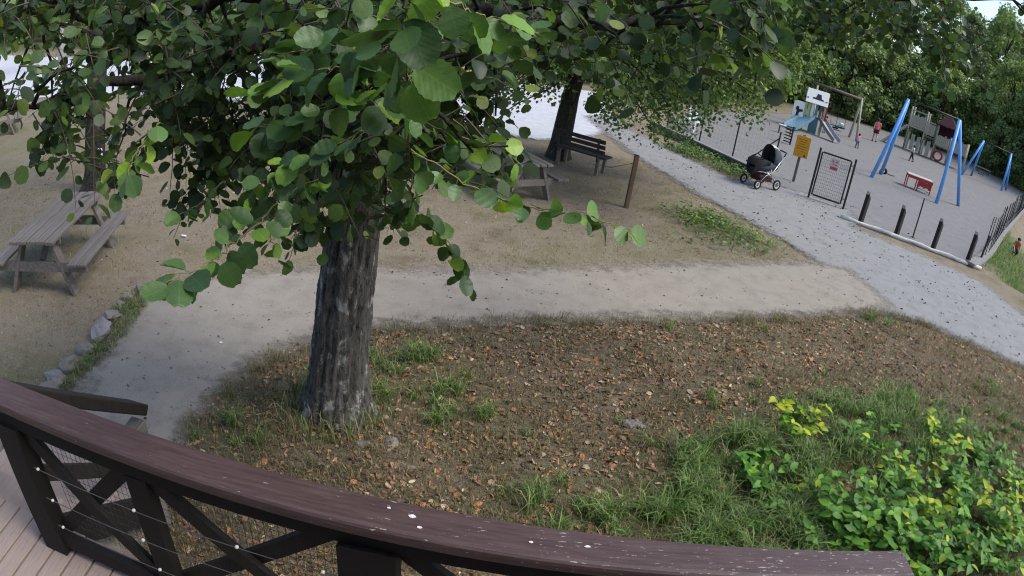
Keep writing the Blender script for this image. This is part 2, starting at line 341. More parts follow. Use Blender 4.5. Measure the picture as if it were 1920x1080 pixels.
def copy_tree(o, parent=None):
    c = o.copy(); COL.objects.link(c); c.parent = parent
    for k in kids(o): copy_tree(k, c)
    return c
def leaf_template(rows, cols, width, notch=0.0, fold=0.12, corr=0.0, curl=0.1, pointed=False, serr=0.0):
    V = []; Fs = []
    for i, t in enumerate(rows):
        if pointed: wv = width * math.sin(math.pi * min(1, t) ** 0.75) ** 0.9
        else: wv = width * (math.sin(math.pi * (0.02 + 0.93 * t) ** 0.95) ** 0.62)
        for j, u in enumerate(cols):
            y = t - (notch * (1 - abs(u)) if i == len(rows) - 1 else 0) ; e = 1 + (serr * (1 if (i % 2) else -1) * (1.0 + 0.6 * math.sin(i * 2.7 + u)) if abs(u) == 1 else 0)
            V.append((u * wv * e, y, fold * abs(u) * wv + corr * math.sin(t * 22) * (0.3 + abs(u)) - curl * t * t))
    n = len(cols)
    for i in range(len(rows) - 1):
        for j in range(n - 1): Fs.append((i * n + j, i * n + j + 1, (i + 1) * n + j + 1, (i + 1) * n + j))
    return np.array(V), np.array(Fs)
def frames(dirs, normals):
    y = dirs / np.linalg.norm(dirs, axis=1, keepdims=True); z = normals - (normals * y).sum(1, keepdims=True) * y; z /= np.linalg.norm(z, axis=1, keepdims=True) + 1e-9
    return np.stack([np.cross(y, z), y, z], 2)
def scatter(name, mat, parent, tmpl, P, R, S, C, smooth=True, extra=None):
    """one mesh made of len(P) transformed copies of the template, a colour per copy in the attribute 'tint'"""
    V0, F0 = tmpl; n = len(P); nv, nf, k = len(V0), len(F0), F0.shape[1]
    S = np.asarray(S, float); S = S[:, None] if S.ndim == 1 else S
    V = np.einsum('nij,nvj->nvi', R, V0[None] * S[:, None, :]) + P[:, None, :]
    Fi = (F0[None] + (np.arange(n) * nv)[:, None, None]).reshape(-1, k); V = V.reshape(-1, 3); Cc = np.repeat(C, nv, 0)
    if extra is not None:                                   # woody twigs joined into the same part
        pass
    me = bpy.data.meshes.new(name); me.vertices.add(len(V)); me.vertices.foreach_set('co', V.astype(np.float32).ravel())
    me.loops.add(Fi.size); me.loops.foreach_set('vertex_index', Fi.ravel().astype(np.int32)); me.polygons.add(len(Fi)); me.polygons.foreach_set('loop_start', (np.arange(len(Fi)) * k).astype(np.int32))
    me.attributes.new('lc', 'FLOAT_VECTOR', 'POINT').data.foreach_set('vector', np.tile(V0, (n, 1)).astype(np.float32).ravel())
    at = me.attributes.new('tint', 'FLOAT_COLOR', 'POINT'); at.data.foreach_set('color', np.hstack([Cc, np.ones((len(Cc), 1))]).astype(np.float32).ravel())
    if smooth: me.polygons.foreach_set('use_smooth', np.ones(len(Fi), bool))
    me.materials.append(MATS[mat]); me.update(calc_edges=True); me.validate()
    return link(name, me, parent)
def rand_dirs(n, z0=-1.0, z1=1.0):
    z = RNG.uniform(z0, z1, n); t = RNG.uniform(0, 2 * math.pi, n); r = np.sqrt(np.maximum(0, 1 - z * z)); return np.stack([r * np.cos(t), r * np.sin(t), z], 1)
def pick(cols, n, jit=0.25, weights=None):
    c = np.array(cols)[RNG.choice(len(cols), n, p=weights)]; return np.clip(c * (1 + RNG.uniform(-jit, jit, (n, 1))), 0, 1)

# ---------------------------------------------------------------- terrain
def sdist(P, poly):
    """signed distance of points to a closed polygon, positive inside"""
    P = np.asarray(P, float); A = np.array(poly, float); B = np.roll(A, -1, 0); d = np.full(len(P), 1e9); ins = np.zeros(len(P), bool)
    for a, b in zip(A, B):
        e = b - a; t = np.clip(((P - a) @ e) / (e @ e), 0, 1); d = np.minimum(d, np.hypot(*(P - a - t[:, None] * e).T))
        c = ((a[1] > P[:, 1]) != (b[1] > P[:, 1])); x = a[0] + (P[:, 1] - a[1]) / (b[1] - a[1] + 1e-12) * e[0]; ins ^= c & (P[:, 0] < x)
    return np.where(ins, d, -d)
def sstep(a, b, x): t = np.clip((x - a) / (b - a), 0, 1); return t * t * (3 - 2 * t)
FRONT = [(-2.564, 3.463), (-2.654, 3.818), (-2.620, 4.306), (-2.472, 4.893), (-2.160, 5.493), (-1.474, 6.092), (-0.608, 6.460), (0.318, 6.844), (1.340, 7.212), (2.503, 7.604), (4.199, 8.170), (6.259, 8.982), (7.245, 8.924), (8.052, 8.449), (9.330, 7.670)]
PATH1 = [(-4.35, 1.3), (-3.974, 3.529), (-4.068, 3.948), (-4.179, 4.625), (-4.355, 5.241), (-4.462, 5.765), (-4.092, 6.367), (-3.543, 6.884), (-2.484, 7.360), (-1.110, 7.838), (0.262, 8.401), (2.918, 9.673), (5.690, 10.940), (6.6, 10.9), (6.9, 9.4)] + FRONT[:12][::-1] + [(-2.45, 3.0), (-2.3, 1.3)]
PATH2 = [(1.6, 23.0), (2.15, 20.1), (2.92, 17.0), (3.94, 14.5), (5.3, 12.25), (5.87, 11.0), (5.4, 9.6)] + FRONT[11:] + [(13, 6.2), (24, 1.5), (26, 6.5), (18, 9.0), (11.822, 10.462), (11.582, 12.211), (9.734, 13.526), (8.415, 14.370), (8.9, 14.9), (9.3, 16.3), (8.0, 17.2), (7.0, 17.3), (6.3, 17.2), (5.544, 16.860), (4.081, 19.348), (3.2, 21.6), (2.9, 24.0)]
PLAY = [(4.75, 21.7), (6.55, 18.2), (7.9, 16.8), (9.0, 16.2), (8.45, 15.15), (9.78, 14.4), (12.3, 13.45), (14.2, 15.3), (18.6, 19.6), (29.0, 29.2), (36.0, 35.2), (38.6, 39.0), (40.0, 43.5), (42.5, 51.0), (33.0, 53.5), (24.0, 51.0), (14.5, 39.5), (9.0, 33.0), (5.4, 27.0)]
YARD = [(-60, 8), (-26, 15.0), (-19.9, 16.8), (-15, 18.4), (-8, 18.2), (-3.4, 17.8), (-1.8, 17.6), (0.2, 17.3), (1.6, 19.0), (2.7, 21.5), (3.0, 31.0), (-4.0, 29.5), (-14.0, 30.5), (-25.0, 28.5), (-60.0, 40.0)]
WALL = [(12.0, 13.42), (12.55, 13.75), (14.2, 15.15), (18.6, 19.4), (29.0, 29.0), (36.0, 35.0)]
LOW = [(12.1, 13.3)] + WALL[1:] + [(60, 45), (60, 4), (24, 7.2), (18, 9.6), (13.4, 11.7)]
BANK = FRONT + [(14, 5.0), (14, -3), (-2.3, -3), (-2.3, 2.0)]
def hgt(P):
    x, y = P[:, 0], P[:, 1]
    n = 0.030 * np.sin(1.3 * x + 0.7 * y) + 0.025 * np.sin(2.1 * y - 1.1 * x + 1) + 0.014 * np.sin(4.3 * x + 3.1 * y) + 0.010 * np.sin(7.1 * x - 5.2 * y + 2)
    dp = np.maximum.reduce([sdist(P, PATH1), sdist(P, PATH2), sdist(P, PLAY), sdist(P, YARD)])
    off = sstep(0.05, 0.9, -dp); bk = sdist(P, BANK)
    z = n * off * np.where(bk > 0, 1.0, 0.45) + 0.11 * sstep(0.05, 1.1, bk) * sstep(-0.1, 0.5, bk) + 0.02 * off
    dl = sdist(P, LOW); z = z - 0.85 * sstep(0.0, 2.2, dl) * (dl > 0)
    return z - 0.02 * sstep(-0.25, 0.05, dp)
def axis(lo, a, b, hi, step, grow=1.18):
    v = list(np.arange(a, b, step)); s = step
    while v[-1] < hi: s *= grow; v.append(v[-1] + s)
    s = step; p = []; q = a
    while q > lo: s *= grow; q -= s; p.append(q)
    return np.array(p[::-1] + v)
gx = axis(-700, -9, 15, 700, 0.16); gy = axis(-60, 1.0, 19, 900, 0.16)
X, Y = np.meshgrid(gx, gy); P2 = np.stack([X.ravel(), Y.ravel()], 1)
Z = hgt(P2)
def green(P):
    g = np.zeros(len(P))
    for cx, cy, r, a in ((2.6, 3.7, 1.3, 0.7), (4.2, 3.9, 1.6, 0.8), (5.6, 4.4, 1.3, 0.7), (1.3, 3.55, 0.7, 0.5), (2.0, 4.3, 0.5, 0.35), (0.3, 3.5, 0.5, 0.3), (4.6, 5.4, 0.9, 0.35), (7.3, 6.2, 0.8, 0.35), (3.4, 7.2, 0.5, 0.3), (-2.3, 3.9, 0.5, 0.5), (-0.8, 5.2, 0.6, 0.45), (-0.2, 4.6, 0.6, 0.3), (3.6, 12.2, 0.8, 0.5), (4.9, 19.3, 1.1, 0.6), (5.9, 17.6, 0.7, 0.6), (2.2, 7.0, 0.5, 0.3), (6.0, 8.5, 0.6, 0.4), (17.5, 17.5, 3.5, 0.9), (15, 14.5, 2.0, 0.8), (-13, 12, 4.0, 0.35), (4.6, 11.3, 1.0, 0.32), (3.0, 10.1, 1.2, 0.28), (0.8, 9.4, 1.1, 0.22), (-2.6, 9.6, 1.2, 0.22), (-8.2, 6.6, 1.5, 0.25), (1.6, 13.0, 1.0, 0.2), (-8.6, 4.0, 1.4, 0.3), (-5.3, 3.6, 0.9, 0.25)):
        g += a * np.exp(-((P[:, 0] - cx) ** 2 + (P[:, 1] - cy) ** 2) / (r * r))
    far = np.maximum(sstep(32, 36, P[:, 1]) * (P[:, 0] < 8), sstep(0.5, 4, -sdist(P, PLAY)) * sstep(26, 36, np.hypot(P[:, 0] - 2, P[:, 1])) * (P[:, 0] > 5))
    return np.clip(g + far, 0, 1)
def grid_mesh(name, V, nx, ny, keep=None, attrs=None, mat='soil'):
    idx = (np.arange(ny - 1)[:, None] * nx + np.arange(nx - 1)[None]).ravel(); Fq = np.stack([idx, idx + 1, idx + nx + 1, idx + nx], 1)
    if keep is not None:
        Fq = Fq[keep[Fq].any(1)]; u, inv = np.unique(Fq, return_inverse=True); Fq = inv.reshape(-1, 4); V = V[u]; attrs = {k: a[u] for k, a in (attrs or {}).items()}
    me = bpy.data.meshes.new(name); me.vertices.add(len(V)); me.vertices.foreach_set('co', V.astype(np.float32).ravel())
    me.loops.add(Fq.size); me.loops.foreach_set('vertex_index', Fq.ravel().astype(np.int32)); me.polygons.add(len(Fq)); me.polygons.foreach_set('loop_start', (np.arange(len(Fq)) * 4).astype(np.int32))
    for k, a in (attrs or {}).items(): me.attributes.new(k, 'FLOAT', 'POINT').data.foreach_set('value', a.astype(np.float32))
    me.polygons.foreach_set('use_smooth', np.ones(len(Fq), bool)); me.materials.append(MATS[mat]); me.update(calc_edges=True)
    return link(name, me)
bk_s = sdist(P2, BANK); dry = 1 - sstep(-0.4, 0.35, bk_s)
tag(grid_mesh('ground', np.column_stack([P2, Z]), len(gx), len(gy), None, {'dry': dry, 'green': 0.75 * green(P2)}), 'brown earth ground with dry grass and leaf litter', kind='structure')
def sheet(name, poly, z, step, mat, label):
    A = np.array(poly); xs = np.arange(A[:, 0].min() - 0.6, A[:, 0].max() + 0.6 + step, step); ys = np.arange(A[:, 1].min() - 0.6, A[:, 1].max() + 0.6 + step, step)
    xx, yy = np.meshgrid(xs, ys); P = np.stack([xx.ravel(), yy.ravel()], 1); s = sdist(P, poly)
    o = grid_mesh(name, np.column_stack([P, np.full(len(P), z)]), len(xs), len(ys), s > -max(0.45, step), {'inside': s}, mat)
    return tag(o, label, kind='structure')
sheet('playground_gravel', PLAY, 0.012, 0.4, 'play_gravel', 'grey gravel surface of the fenced playground')
sheet('gravel_yard', YARD, 0.016, 0.6, 'yard_gravel', 'bright pale gravel yard beyond the trees')
sheet('main_path', PATH2, 0.020, 0.2, 'main_gravel', 'wide pale gravel path leading past the playground gate')
sheet('side_path', PATH1, 0.024, 0.16, 'path_gravel', 'trodden gravel side path curving round the tree to the deck')
def hz(x, y): return float(hgt(np.array([[x, y]]))[0])
def rectgrid(poly_fn, n):  return poly_fn(n)

# retaining wall and its picket fence
wall = thing('retaining_wall', 'low curved grey concrete retaining wall at right edge of the playground', 'wall', (WALL[0][0], WALL[0][1], 0))
def off_poly(pl, d):
    A = np.array(pl, float); T = np.gradient(A, axis=0); T /= np.linalg.norm(T, axis=1, keepdims=True); return A + np.stack([-T[:, 1], T[:, 0]], 1) * d
def dense(pl, step):
    out = []
    for a, b in zip(pl[:-1], pl[1:]):
        n = max(1, int(math.dist(a, b) / step)); out += [tuple(np.array(a) + (np.array(b) - np.array(a)) * k / n) for k in range(n)]
    return out + [tuple(pl[-1])]
def wall_strip(pl, w, z0, z1, mb=None, org=(0, 0)):
    mb = mb or MB(); L = off_poly(pl, w / 2) - org; R = off_poly(pl, -w / 2) - org; n = len(pl); V = []
    for k in range(n): V += [(*L[k], z0), (*L[k], z1), (*R[k], z1), (*R[k], z0)]
    Fs = [(4 * k + j, 4 * k + (j + 1) % 4, 4 * k + 4 + (j + 1) % 4, 4 * k + 4 + j) for k in range(n - 1) for j in range(4)] + [(0, 3, 2, 1), tuple(4 * (n - 1) + j for j in range(4))]
    return mb.add(V, Fs)
WD = dense(WALL, 0.7)
wall_strip(WD, 0.24, -1.0, 0.05, org=WALL[0]).build('body', 'concrete_dark', wall)
wall_strip(WD, 0.34, 0.053, 0.13, org=WALL[0]).build('coping', 'concrete', wall)
fen = thing('picket_fence', 'thin dark picket fence standing on the curved grey wall', 'fence', (WALL[0][0], WALL[0][1], 0.13))
pk = MB().box((0, 0, 0.62), (0.034, 0.026, 1.24)).mesh('picket', 'black_post'); d_acc = 0.0
for k, (x, y) in enumerate(dense(WALL, 0.62)):
    if k < 2: continue
    o = link('picket', pk, fen, (x - WALL[0][0], y - WALL[0][1], 0.0), (random.uniform(-.03, .03), random.uniform(-.05, .05), 0.8)); o.scale = (1, 1, random.uniform(0.9, 1.08))
cov = MB(); V = []; q = dense(WALL, 0.62)[2:]
for zz in (0.22, 1.02): cov.tube([(x - WALL[0][0], y - WALL[0][1], zz) for x, y in q], 0.010, 5)
cov.build('rail_wire', 'wire', fen)
# stout corner post by the wall
cp = thing('gate_post', 'short slanted grey plank post where the white log meets the wall', 'post', (*(13.178, 14.287), 0.0)); MB().box((0, 0, 0.36), (0.06, 0.05, 0.9), Euler((0.0, 0.12, 0.4)).to_matrix()).build('plank', 'black_post', cp)

# white log kerb and four slanted dark posts
kb = thing('white_log_kerb', 'long white painted log kerb edging the playground', 'kerb', (*(8.342, 15.119), 0.0))
k0, k1 = np.array((8.342, 15.119)), np.array((12.414, 13.320)); nseg = 16; prev = None; pts = [(*((k1 - k0) * s / nseg), 0.05 + 0.012 * math.sin(s * 1.7)) for s in range(nseg + 1)]
MB().tube(pts, [0.055 + 0.008 * math.sin(s * 2.3) for s in range(nseg + 1)], 10, True, 0, 0.06).build('log', 'white_log', kb, True)
POSTS = [((8.939, 14.991), 'dark slanted-top wooden post nearest the playground gate'), ((9.946, 14.548), 'second dark slanted-top wooden post from the gate along the white kerb'), ((11.049, 14.119), 'third dark slanted-top wooden post from the gate along the white kerb'), ((12.045, 13.599), 'dark slanted-top wooden post nearest the curved wall')]
for (x, y), lab in POSTS:
    t = thing('fence_post', lab, 'post', (x, y, 0), 0.4, 'dark posts along the white kerb'); hgt_p = random.uniform(0.86, 0.92); tl = random.uniform(-0.03, 0.06)
    m = MB(); R = np.array(Euler((0.02, tl, 0)).to_matrix()); w2 = 0.058
    V = np.array([(-w2, -w2, -0.1), (w2, -w2, -0.1), (w2, w2, -0.1), (-w2, w2, -0.1), (-w2, -w2, hgt_p), (w2, -w2, hgt_p - 0.13), (w2, w2, hgt_p - 0.13), (-w2, w2, hgt_p)]) @ R.T
    m.add(V, [(3,2,1,0), (4,5,6,7), (0,1,5,4), (1,2,6,5), (2,3,7,6), (3,0,4,7)]); m.build('shaft', 'black_post', t)
    MB().box(np.array((-0.05, 0, hgt_p + 0.01)) @ R.T, (0.05, 0.09, 0.09), R).build('cap', 'steel', t)
tp = thing('metal_pole', 'thin black metal pole standing alone behind the white kerb', 'pole', (*(10.800, 14.912), 0)); MB().tube([(0, 0, -0.1), (0.0, 0.02, 1.18)], 0.022, 8).build('shaft', 'dark_metal', tp); MB().box((0, 0, 0.01), (0.12, 0.12, 0.02)).build('foot', 'dark_metal', tp)

# left low wall and mesh fence of the playground
LW = [(4.15, 22.6), (4.62, 21.62), (5.5, 19.85), (6.1, 18.6), (6.62, 17.75)]
lw = thing('low_kerb_wall', 'low mossy concrete kerb wall along the playground fence', 'wall', (*LW[0], 0)); wall_strip(dense(LW, 0.5), 0.16, -0.1, 0.26, org=LW[0]).build('body', 'concrete_dark', lw); wall_strip(dense(LW, 0.5), 0.20, 0.263, 0.30, org=LW[0]).build('coping', 'concrete', lw)
mf = thing('wire_mesh_fence', 'black wire mesh fence on thin posts left of the playground gate', 'fence', (0, 0, 0))
FP = [(4.55, 22.3, 1.3), (5.52, 21.15, 1.3), (6.43, 19.95, 1.35), (7.35, 18.5, 1.45)]
for x, y, h in FP: MB().tube([(x, y, -0.1), (x, y, h)], 0.026, 8).build('post', 'dark_metal', mf)
MB().tube([(7.35, 18.5, 1.25), (6.75, 19.4, 0.15)], 0.02, 6).build('brace', 'dark_metal', mf)
wm = MB()
for (xa, ya, ha), (xb, yb, hb) in zip(FP[:-1], FP[1:]):
    L = math.dist((xa, ya), (xb, yb)); n = int(L / 0.15)
    for k in range(1, n):
        s = k / n; wm.box((xa + (xb - xa) * s, ya + (yb - ya) * s, 0.72), (0.0025, 0.0025, 1.1))
    for z in np.arange(0.2, 1.28, 0.15): wm.beam((xa, ya, z), (xb, yb, z), 0.0025, 0.0025)
tag(wm.build('wire_mesh', 'mesh_wire', mf), kind='stuff')
for x, y in ((7.35, 18.5),): pass
# gate
gp0, gp1 = np.array((7.957, 16.668)), np.array((8.953, 16.218)); gl = float(np.linalg.norm(gp1 - gp0)); ga = math.atan2(*(gp1 - gp0)[::-1])
gt = thing('mesh_gate', 'black framed mesh gate with red notice at the playground entrance', 'gate', (*gp0, 0), ga)
for x in (0, gl): MB().tube([(x, 0, -0.1), (x, 0, 1.52)], 0.034, 10).build('post', 'dark_metal', gt); 
fr = MB(); a0, a1, zb, zt = 0.075, gl - 0.12, 0.14, 1.42
for p, q in (((a0, 0, zb), (a0, 0, zt)), ((a1, 0, zb), (a1, 0, zt)), ((a0 + .025, 0, zb), (a1 - .025, 0, zb)), ((a0 + .025, 0, zt), (a1 - .025, 0, zt))): fr.beam(p, q, 0.045, 0.045, (0, 1, 0))
fr.build('frame', 'dark_metal', gt)
gm = MB()
for x in np.arange(a0 + 0.06, a1 - 0.02, 0.055): gm.box((x, 0.004, (zb + zt) / 2), (0.006, 0.006, zt - zb - 0.03))
for z in np.arange(zb + 0.09, zt - 0.03, 0.10): gm.box(((a0 + a1) / 2, -0.004, z), (a1 - a0 - 0.03, 0.006, 0.006))
tag(gm.build('wire_mesh', 'mesh_wire', gt), kind='stuff')
for z in (0.3, 1.3): MB().box((gl - 0.06, 0, z), (0.10, 0.03, 0.04)).build('hinge', 'steel', gt)
ns = MB().box(((a0 + a1) / 2 - 0.02, -0.02, 1.16), (0.26, 0.012, 0.34)).build('notice', 'sign_white', gt)
MB().box(((a0 + a1) / 2 - 0.02, -0.029, 1.06), (0.21, 0.004, 0.075)).build('red_bar', 'sign_red', ns)
for dx, dz, wd in ((-0.06, 1.26, 0.07), (0.05, 1.25, 0.06), (-0.04, 1.18, 0.04), (0.05, 1.17, 0.05)): MB().box(((a0 + a1) / 2 - 0.02 + dx, -0.029, dz), (wd, 0.004, 0.03)).build('mark', 'sign_red', ns)
# orange notice board
sp = np.array((8.155, 18.483)); sg = thing('notice_board', 'orange notice board on a grey wooden post by the gate', 'sign', (*sp, 0), -0.42)
MB().box((0, 0, 0.75), (0.09, 0.06, 1.6), bev=0.006).build('post', 'bench_leg', sg)
bd = MB().box((0.01, -0.045, 1.17), (0.47, 0.022, 0.68), bev=0.004).build('board', 'orange_board', sg)
for k in range(5): MB().box((-0.02 + 0.03 * (k % 2), -0.058, 1.40 - 0.075 * k), (0.30 - 0.05 * (k % 3), 0.003, 0.014)).build('text_line', 'sign_ink', bd)
MB().box((0.14, -0.058, 0.90), (0.05, 0.003, 0.06)).build('mark', 'ink_black', bd)
MB().box((0.06, -0.058, 1.02), (0.12, 0.003, 0.012)).build('text_line', 'sign_ink', bd)
# stake with wire to the bench
st = thing('wooden_stake', 'tall brown wooden stake standing on the worn grass corner', 'stake', (*(2.017, 12.221), hz(*(2.017, 12.221))), 0.2)
MB().box((0, 0, 0.5), (0.085, 0.085, 1.2), Euler((0.02, 0.0, 0)).to_matrix(), bev=0.006).build('shaft', 'stake_wood', st)
MB().box((0, 0.01, 1.103), (0.088, 0.088, 0.012)).build('cap', 'black_post', st)
ww = MB().tube([(0, 0, 0.95), (-0.25, 0.7, 0.62), (-0.42, 1.5, 0.45)], 0.007, 5).build('wire', 'wire', st)

# unseen cabin wall and overhang, added behind the viewpoint to darken the railing
cw = tag(bpy.data.objects.new('cabin_shade_wall', None), 'unseen dark brown boarded cabin wall added behind the deck for shade', kind='structure'); COL.objects.link(cw)
for k in range(14): MB().box((-2.0 + 0.5 * k, -0.62, 2.2), (0.49, 0.05, 4.4)).build('board', 'shade_brown', cw)
MB().box((1.25, -0.45, 4.46), (7.2, 0.6, 0.10)).build('shade_eave', 'shade_brown', cw)
# ---------------------------------------------------------------- deck, stairs and railing
DZ = 1.18
dk = tag(bpy.data.objects.new('deck', None), kind='structure'); COL.objects.link(dk); tag(dk, 'pinkish brown plank deck the railing stands on')
pm = MB().box((0, 0, 0), (0.113, 2.2, 0.028), bev=0.004).mesh('deck_plank', 'deck_wood')
for k in range(44): link('plank', pm, dk, (-3.36 + 0.125 * k, 0.45 + random.uniform(-0.004, 0.004), DZ - 0.014), (0, 0, random.uniform(-.002, .002)))
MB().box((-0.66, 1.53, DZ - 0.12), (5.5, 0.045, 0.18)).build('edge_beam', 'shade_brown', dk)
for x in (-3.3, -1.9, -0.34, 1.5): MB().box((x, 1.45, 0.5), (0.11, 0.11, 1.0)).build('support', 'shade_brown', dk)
st_ = thing('deck_stairs', 'wooden steps going down from the deck to the gravel path', 'stairs', (-2.95, 1.56, 0))
for k in range(5): MB().box((0, 0.16 + 0.25 * k, DZ - 0.21 - 0.19 * k), (1.15, 0.27, 0.035), bev=0.004).build('tread', 'deck_wood', st_)
for x in (-0.6, 0.6): MB().beam((x, 0.0, DZ - 0.22), (x, 1.35, 0.0), 0.045, 0.22).build('stringer', 'shade_brown', st_)
hr = thing('stair_handrail', 'dark brown handrail sloping down beside the deck steps', 'handrail', (-2.3, 2.68, 0))
MB().beam((0.0, -1.12, 2.0), (0.0, 0.06, 1.07), 0.17, 0.075, bev=0.008).build('top_board', 'dark_wood', hr)
MB().box((0.0, -0.02, 0.48), (0.12, 0.12, 1.04), bev=0.005).build('newel', 'grey_wood', hr)
MB().beam((0.0, -1.1, 1.45), (0.0, -0.04, 0.62), 0.04, 0.09).build('lower_rail', 'dark_wood', hr)
rl = thing('deck_railing', 'dark brown railing of the deck with worn flat top board', 'railing', (0, 1.38, DZ))
RT = 2.14 - DZ                                                        # top of the handrail above the deck
A0, A1 = (-2.6, 0.145), (1.62, 0.02)                                    # handrail outer edge, slightly skewed
m = MB(); W = 0.148; n = 30; V = []
prof = [(0, -0.005), (0.006, 0), (W - 0.024, 0), (W - 0.010, -0.003), (W - 0.003, -0.010), (W, -0.022), (W, -0.046), (0, -0.046)]   # rounded inner nose
for k in range(n + 1):
    s = k / n; x = A0[0] + (A1[0] - A0[0]) * s; y = A0[1] + (A1[1] - A0[1]) * s + 0.004 * math.sin(s * 9)
    for a, b in prof: V.append((x + (-(a / W) * 0.115 if k == n else 0), y - a, RT + b))
c = len(prof); Fs = [(k * c + j, (k + 1) * c + j, (k + 1) * c + (j + 1) % c, k * c + (j + 1) % c) for k in range(n) for j in range(c)] + [tuple(range(c)), tuple(n * c + j for j in range(c - 1, -1, -1))]
m.add(V, Fs); m.build('top_board', 'brown_paint', rl)
m = MB(); V = []
for k in range(13):
    y = -0.001 - 0.12 * k
    for a, b in prof:
        xx = 1.625 - a * 0.98; V.append((xx, (0.02 - a / W * 0.148 * 1.0 - 0.0015) if k == 0 else y - 0.14, RT + b - 0.0015))
Fs = [(k * c + j, k * c + (j + 1) % c, (k + 1) * c + (j + 1) % c, (k + 1) * c + j) for k in range(12) for j in range(c)] + [tuple(range(c - 1, -1, -1)), tuple(12 * c + j for j in range(c))]
m.add(V, Fs); m.build('side_board', 'brown_paint', rl)
def yr(x): return A0[1] + (A1[1] - A0[1]) * (x - A0[0]) / (A1[0] - A0[0]) - 0.075
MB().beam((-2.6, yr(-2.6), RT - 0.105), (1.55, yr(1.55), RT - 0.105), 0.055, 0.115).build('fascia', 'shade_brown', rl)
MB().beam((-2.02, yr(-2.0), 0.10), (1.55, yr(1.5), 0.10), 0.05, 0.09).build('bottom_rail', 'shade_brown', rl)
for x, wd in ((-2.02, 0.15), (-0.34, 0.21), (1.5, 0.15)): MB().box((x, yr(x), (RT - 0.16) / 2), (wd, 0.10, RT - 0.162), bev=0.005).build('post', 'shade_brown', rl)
MB().box((-1.27, yr(-1.27), 0.48), (0.10, 0.06, 0.64)).build('stud', 'shade_brown', rl); MB().box((0.58, yr(0.58), 0.48), (0.10, 0.06, 0.64)).build('stud', 'shade_brown', rl)
for xa, xb in ((-1.94, -1.33), (-1.21, -0.46), (-0.22, 0.52), (0.64, 1.42)):
    for k, (p, q) in enumerate((((xa, 0.80), (xb, 0.15)), ((xb, 0.80), (xa, 0.15)))):
        MB().beam((p[0], yr(p[0]) + 0.004 + 0.03 * k, p[1]), (q[0], yr(q[0]) + 0.004 + 0.03 * k, q[1]), 0.028, 0.075).build('brace', 'dark_wood', rl)
for z in (0.28, 0.46, 0.64): MB().tube([(-1.88, yr(-1.88) - 0.06, z), (1.45, yr(1.45) - 0.06, z - 0.01)], 0.0022, 5).build('strand', 'wire', rl)
ins = MB().blob((0, 0, 0), (0.009, 0.009, 0.008), 8, 5).mesh('insulator', 'insulator', True)
for x in (-1.83, -1.30, -0.83, -0.5):
    for z in (0.28, 0.46, 0.64): link('insulator', ins, rl, (x + random.uniform(-.03, .03), yr(x) - 0.06, z + 0.002))
cm = MB()
for k, x in enumerate(np.arange(-1.88, -0.44, 0.030)): cm.box((x, yr(x) + 0.065, 0.47), (0.0016, 0.0016, 0.68))
for k, z in enumerate(np.arange(0.15, 0.81, 0.045)): cm.beam((-1.88, yr(-1.88) + 0.067, z), (-0.44, yr(-0.44) + 0.067, z), 0.0016, 0.0016)
tag(cm.build('wire_mesh', 'wire', rl), kind='stuff')
for (x, y, r) in ((-0.20, 1.392, 0.008), (-0.17, 1.35, 0.005), (0.36, 1.37, 0.006), (0.18, 1.36, 0.005), (-0.28, 1.41, 0.004)):
    q = MB(); nn = 9; q.extr([(x + r * random.uniform(.7, 1.3) * 1.6 * math.cos(6.283 * k / nn), y - 1.38 + r * random.uniform(.6, 1.2) * math.sin(6.283 * k / nn), RT + 0.0005) for k in range(nn)], (0, 0, 0.002)); q.build('paint_flake', 'white_paint', rl)

# ---------------------------------------------------------------- picnic tables
def picnic_table(label, loc, rz, L=1.9):
    t = thing('picnic_table', label, 'picnic table', loc, rz, 'weathered wooden picnic tables')
    for k in range(5):
        me = MB().box((0, 0, 0), (0.128, L + random.uniform(-.02, .02), 0.045), bev=0.005).mesh('table_plank', 'grey_wood'); link('table_plank', me, t, (-0.29 + 0.145 * k, random.uniform(-.006, .006), 0.735 + random.uniform(-.002, .003)), (0, random.uniform(-.01, .01), random.uniform(-.003, .003)))
    for sx in (-1, 1):
        for k in range(2):
            me = MB().box((0, 0, 0), (0.128, L, 0.036), bev=0.005).mesh('seat_plank', 'grey_wood'); link('seat_plank', me, t, (sx * (0.58 + 0.135 * k), random.uniform(-.01, .01), 0.445))
    for sy in (-1, 1):
        y = sy * (L / 2 - 0.20)
        for sx in (-1, 1): MB().beam((sx * 0.22, y, 0.71), (sx * 0.50, y, -0.03), 0.05, 0.16, (0, 1, 0)).build('leg', 'grey_wood', t)
        MB().box((0, y + sy * 0.048, 0.37), (1.46, 0.045, 0.13)).build('seat_beam', 'grey_wood', t)
        MB().box((0, y - sy * 0.045, 0.675), (0.68, 0.042, 0.08)).build('top_beam', 'grey_wood', t)
        MB().beam((0.0, y - sy * 0.07, 0.40), (0.0, y - sy * 0.55, 0.70), 0.09, 0.038).build('brace', 'grey_wood', t)
    return t
picnic_table('weathered grey picnic table on dry grass beside the stone-edged path', (-6.08, 6.12, hz(-6.08, 6.12)), 0.30)
picnic_table('weathered grey picnic table behind the alder, next to the dark bench', (-0.66, 12.45, hz(-0.66, 12.45)), 0.62, 2.7)
picnic_table('pale picnic table at far left edge before the bright gravel yard', (-15.0, 12.6, hz(-15.0, 12.6)), 0.9)
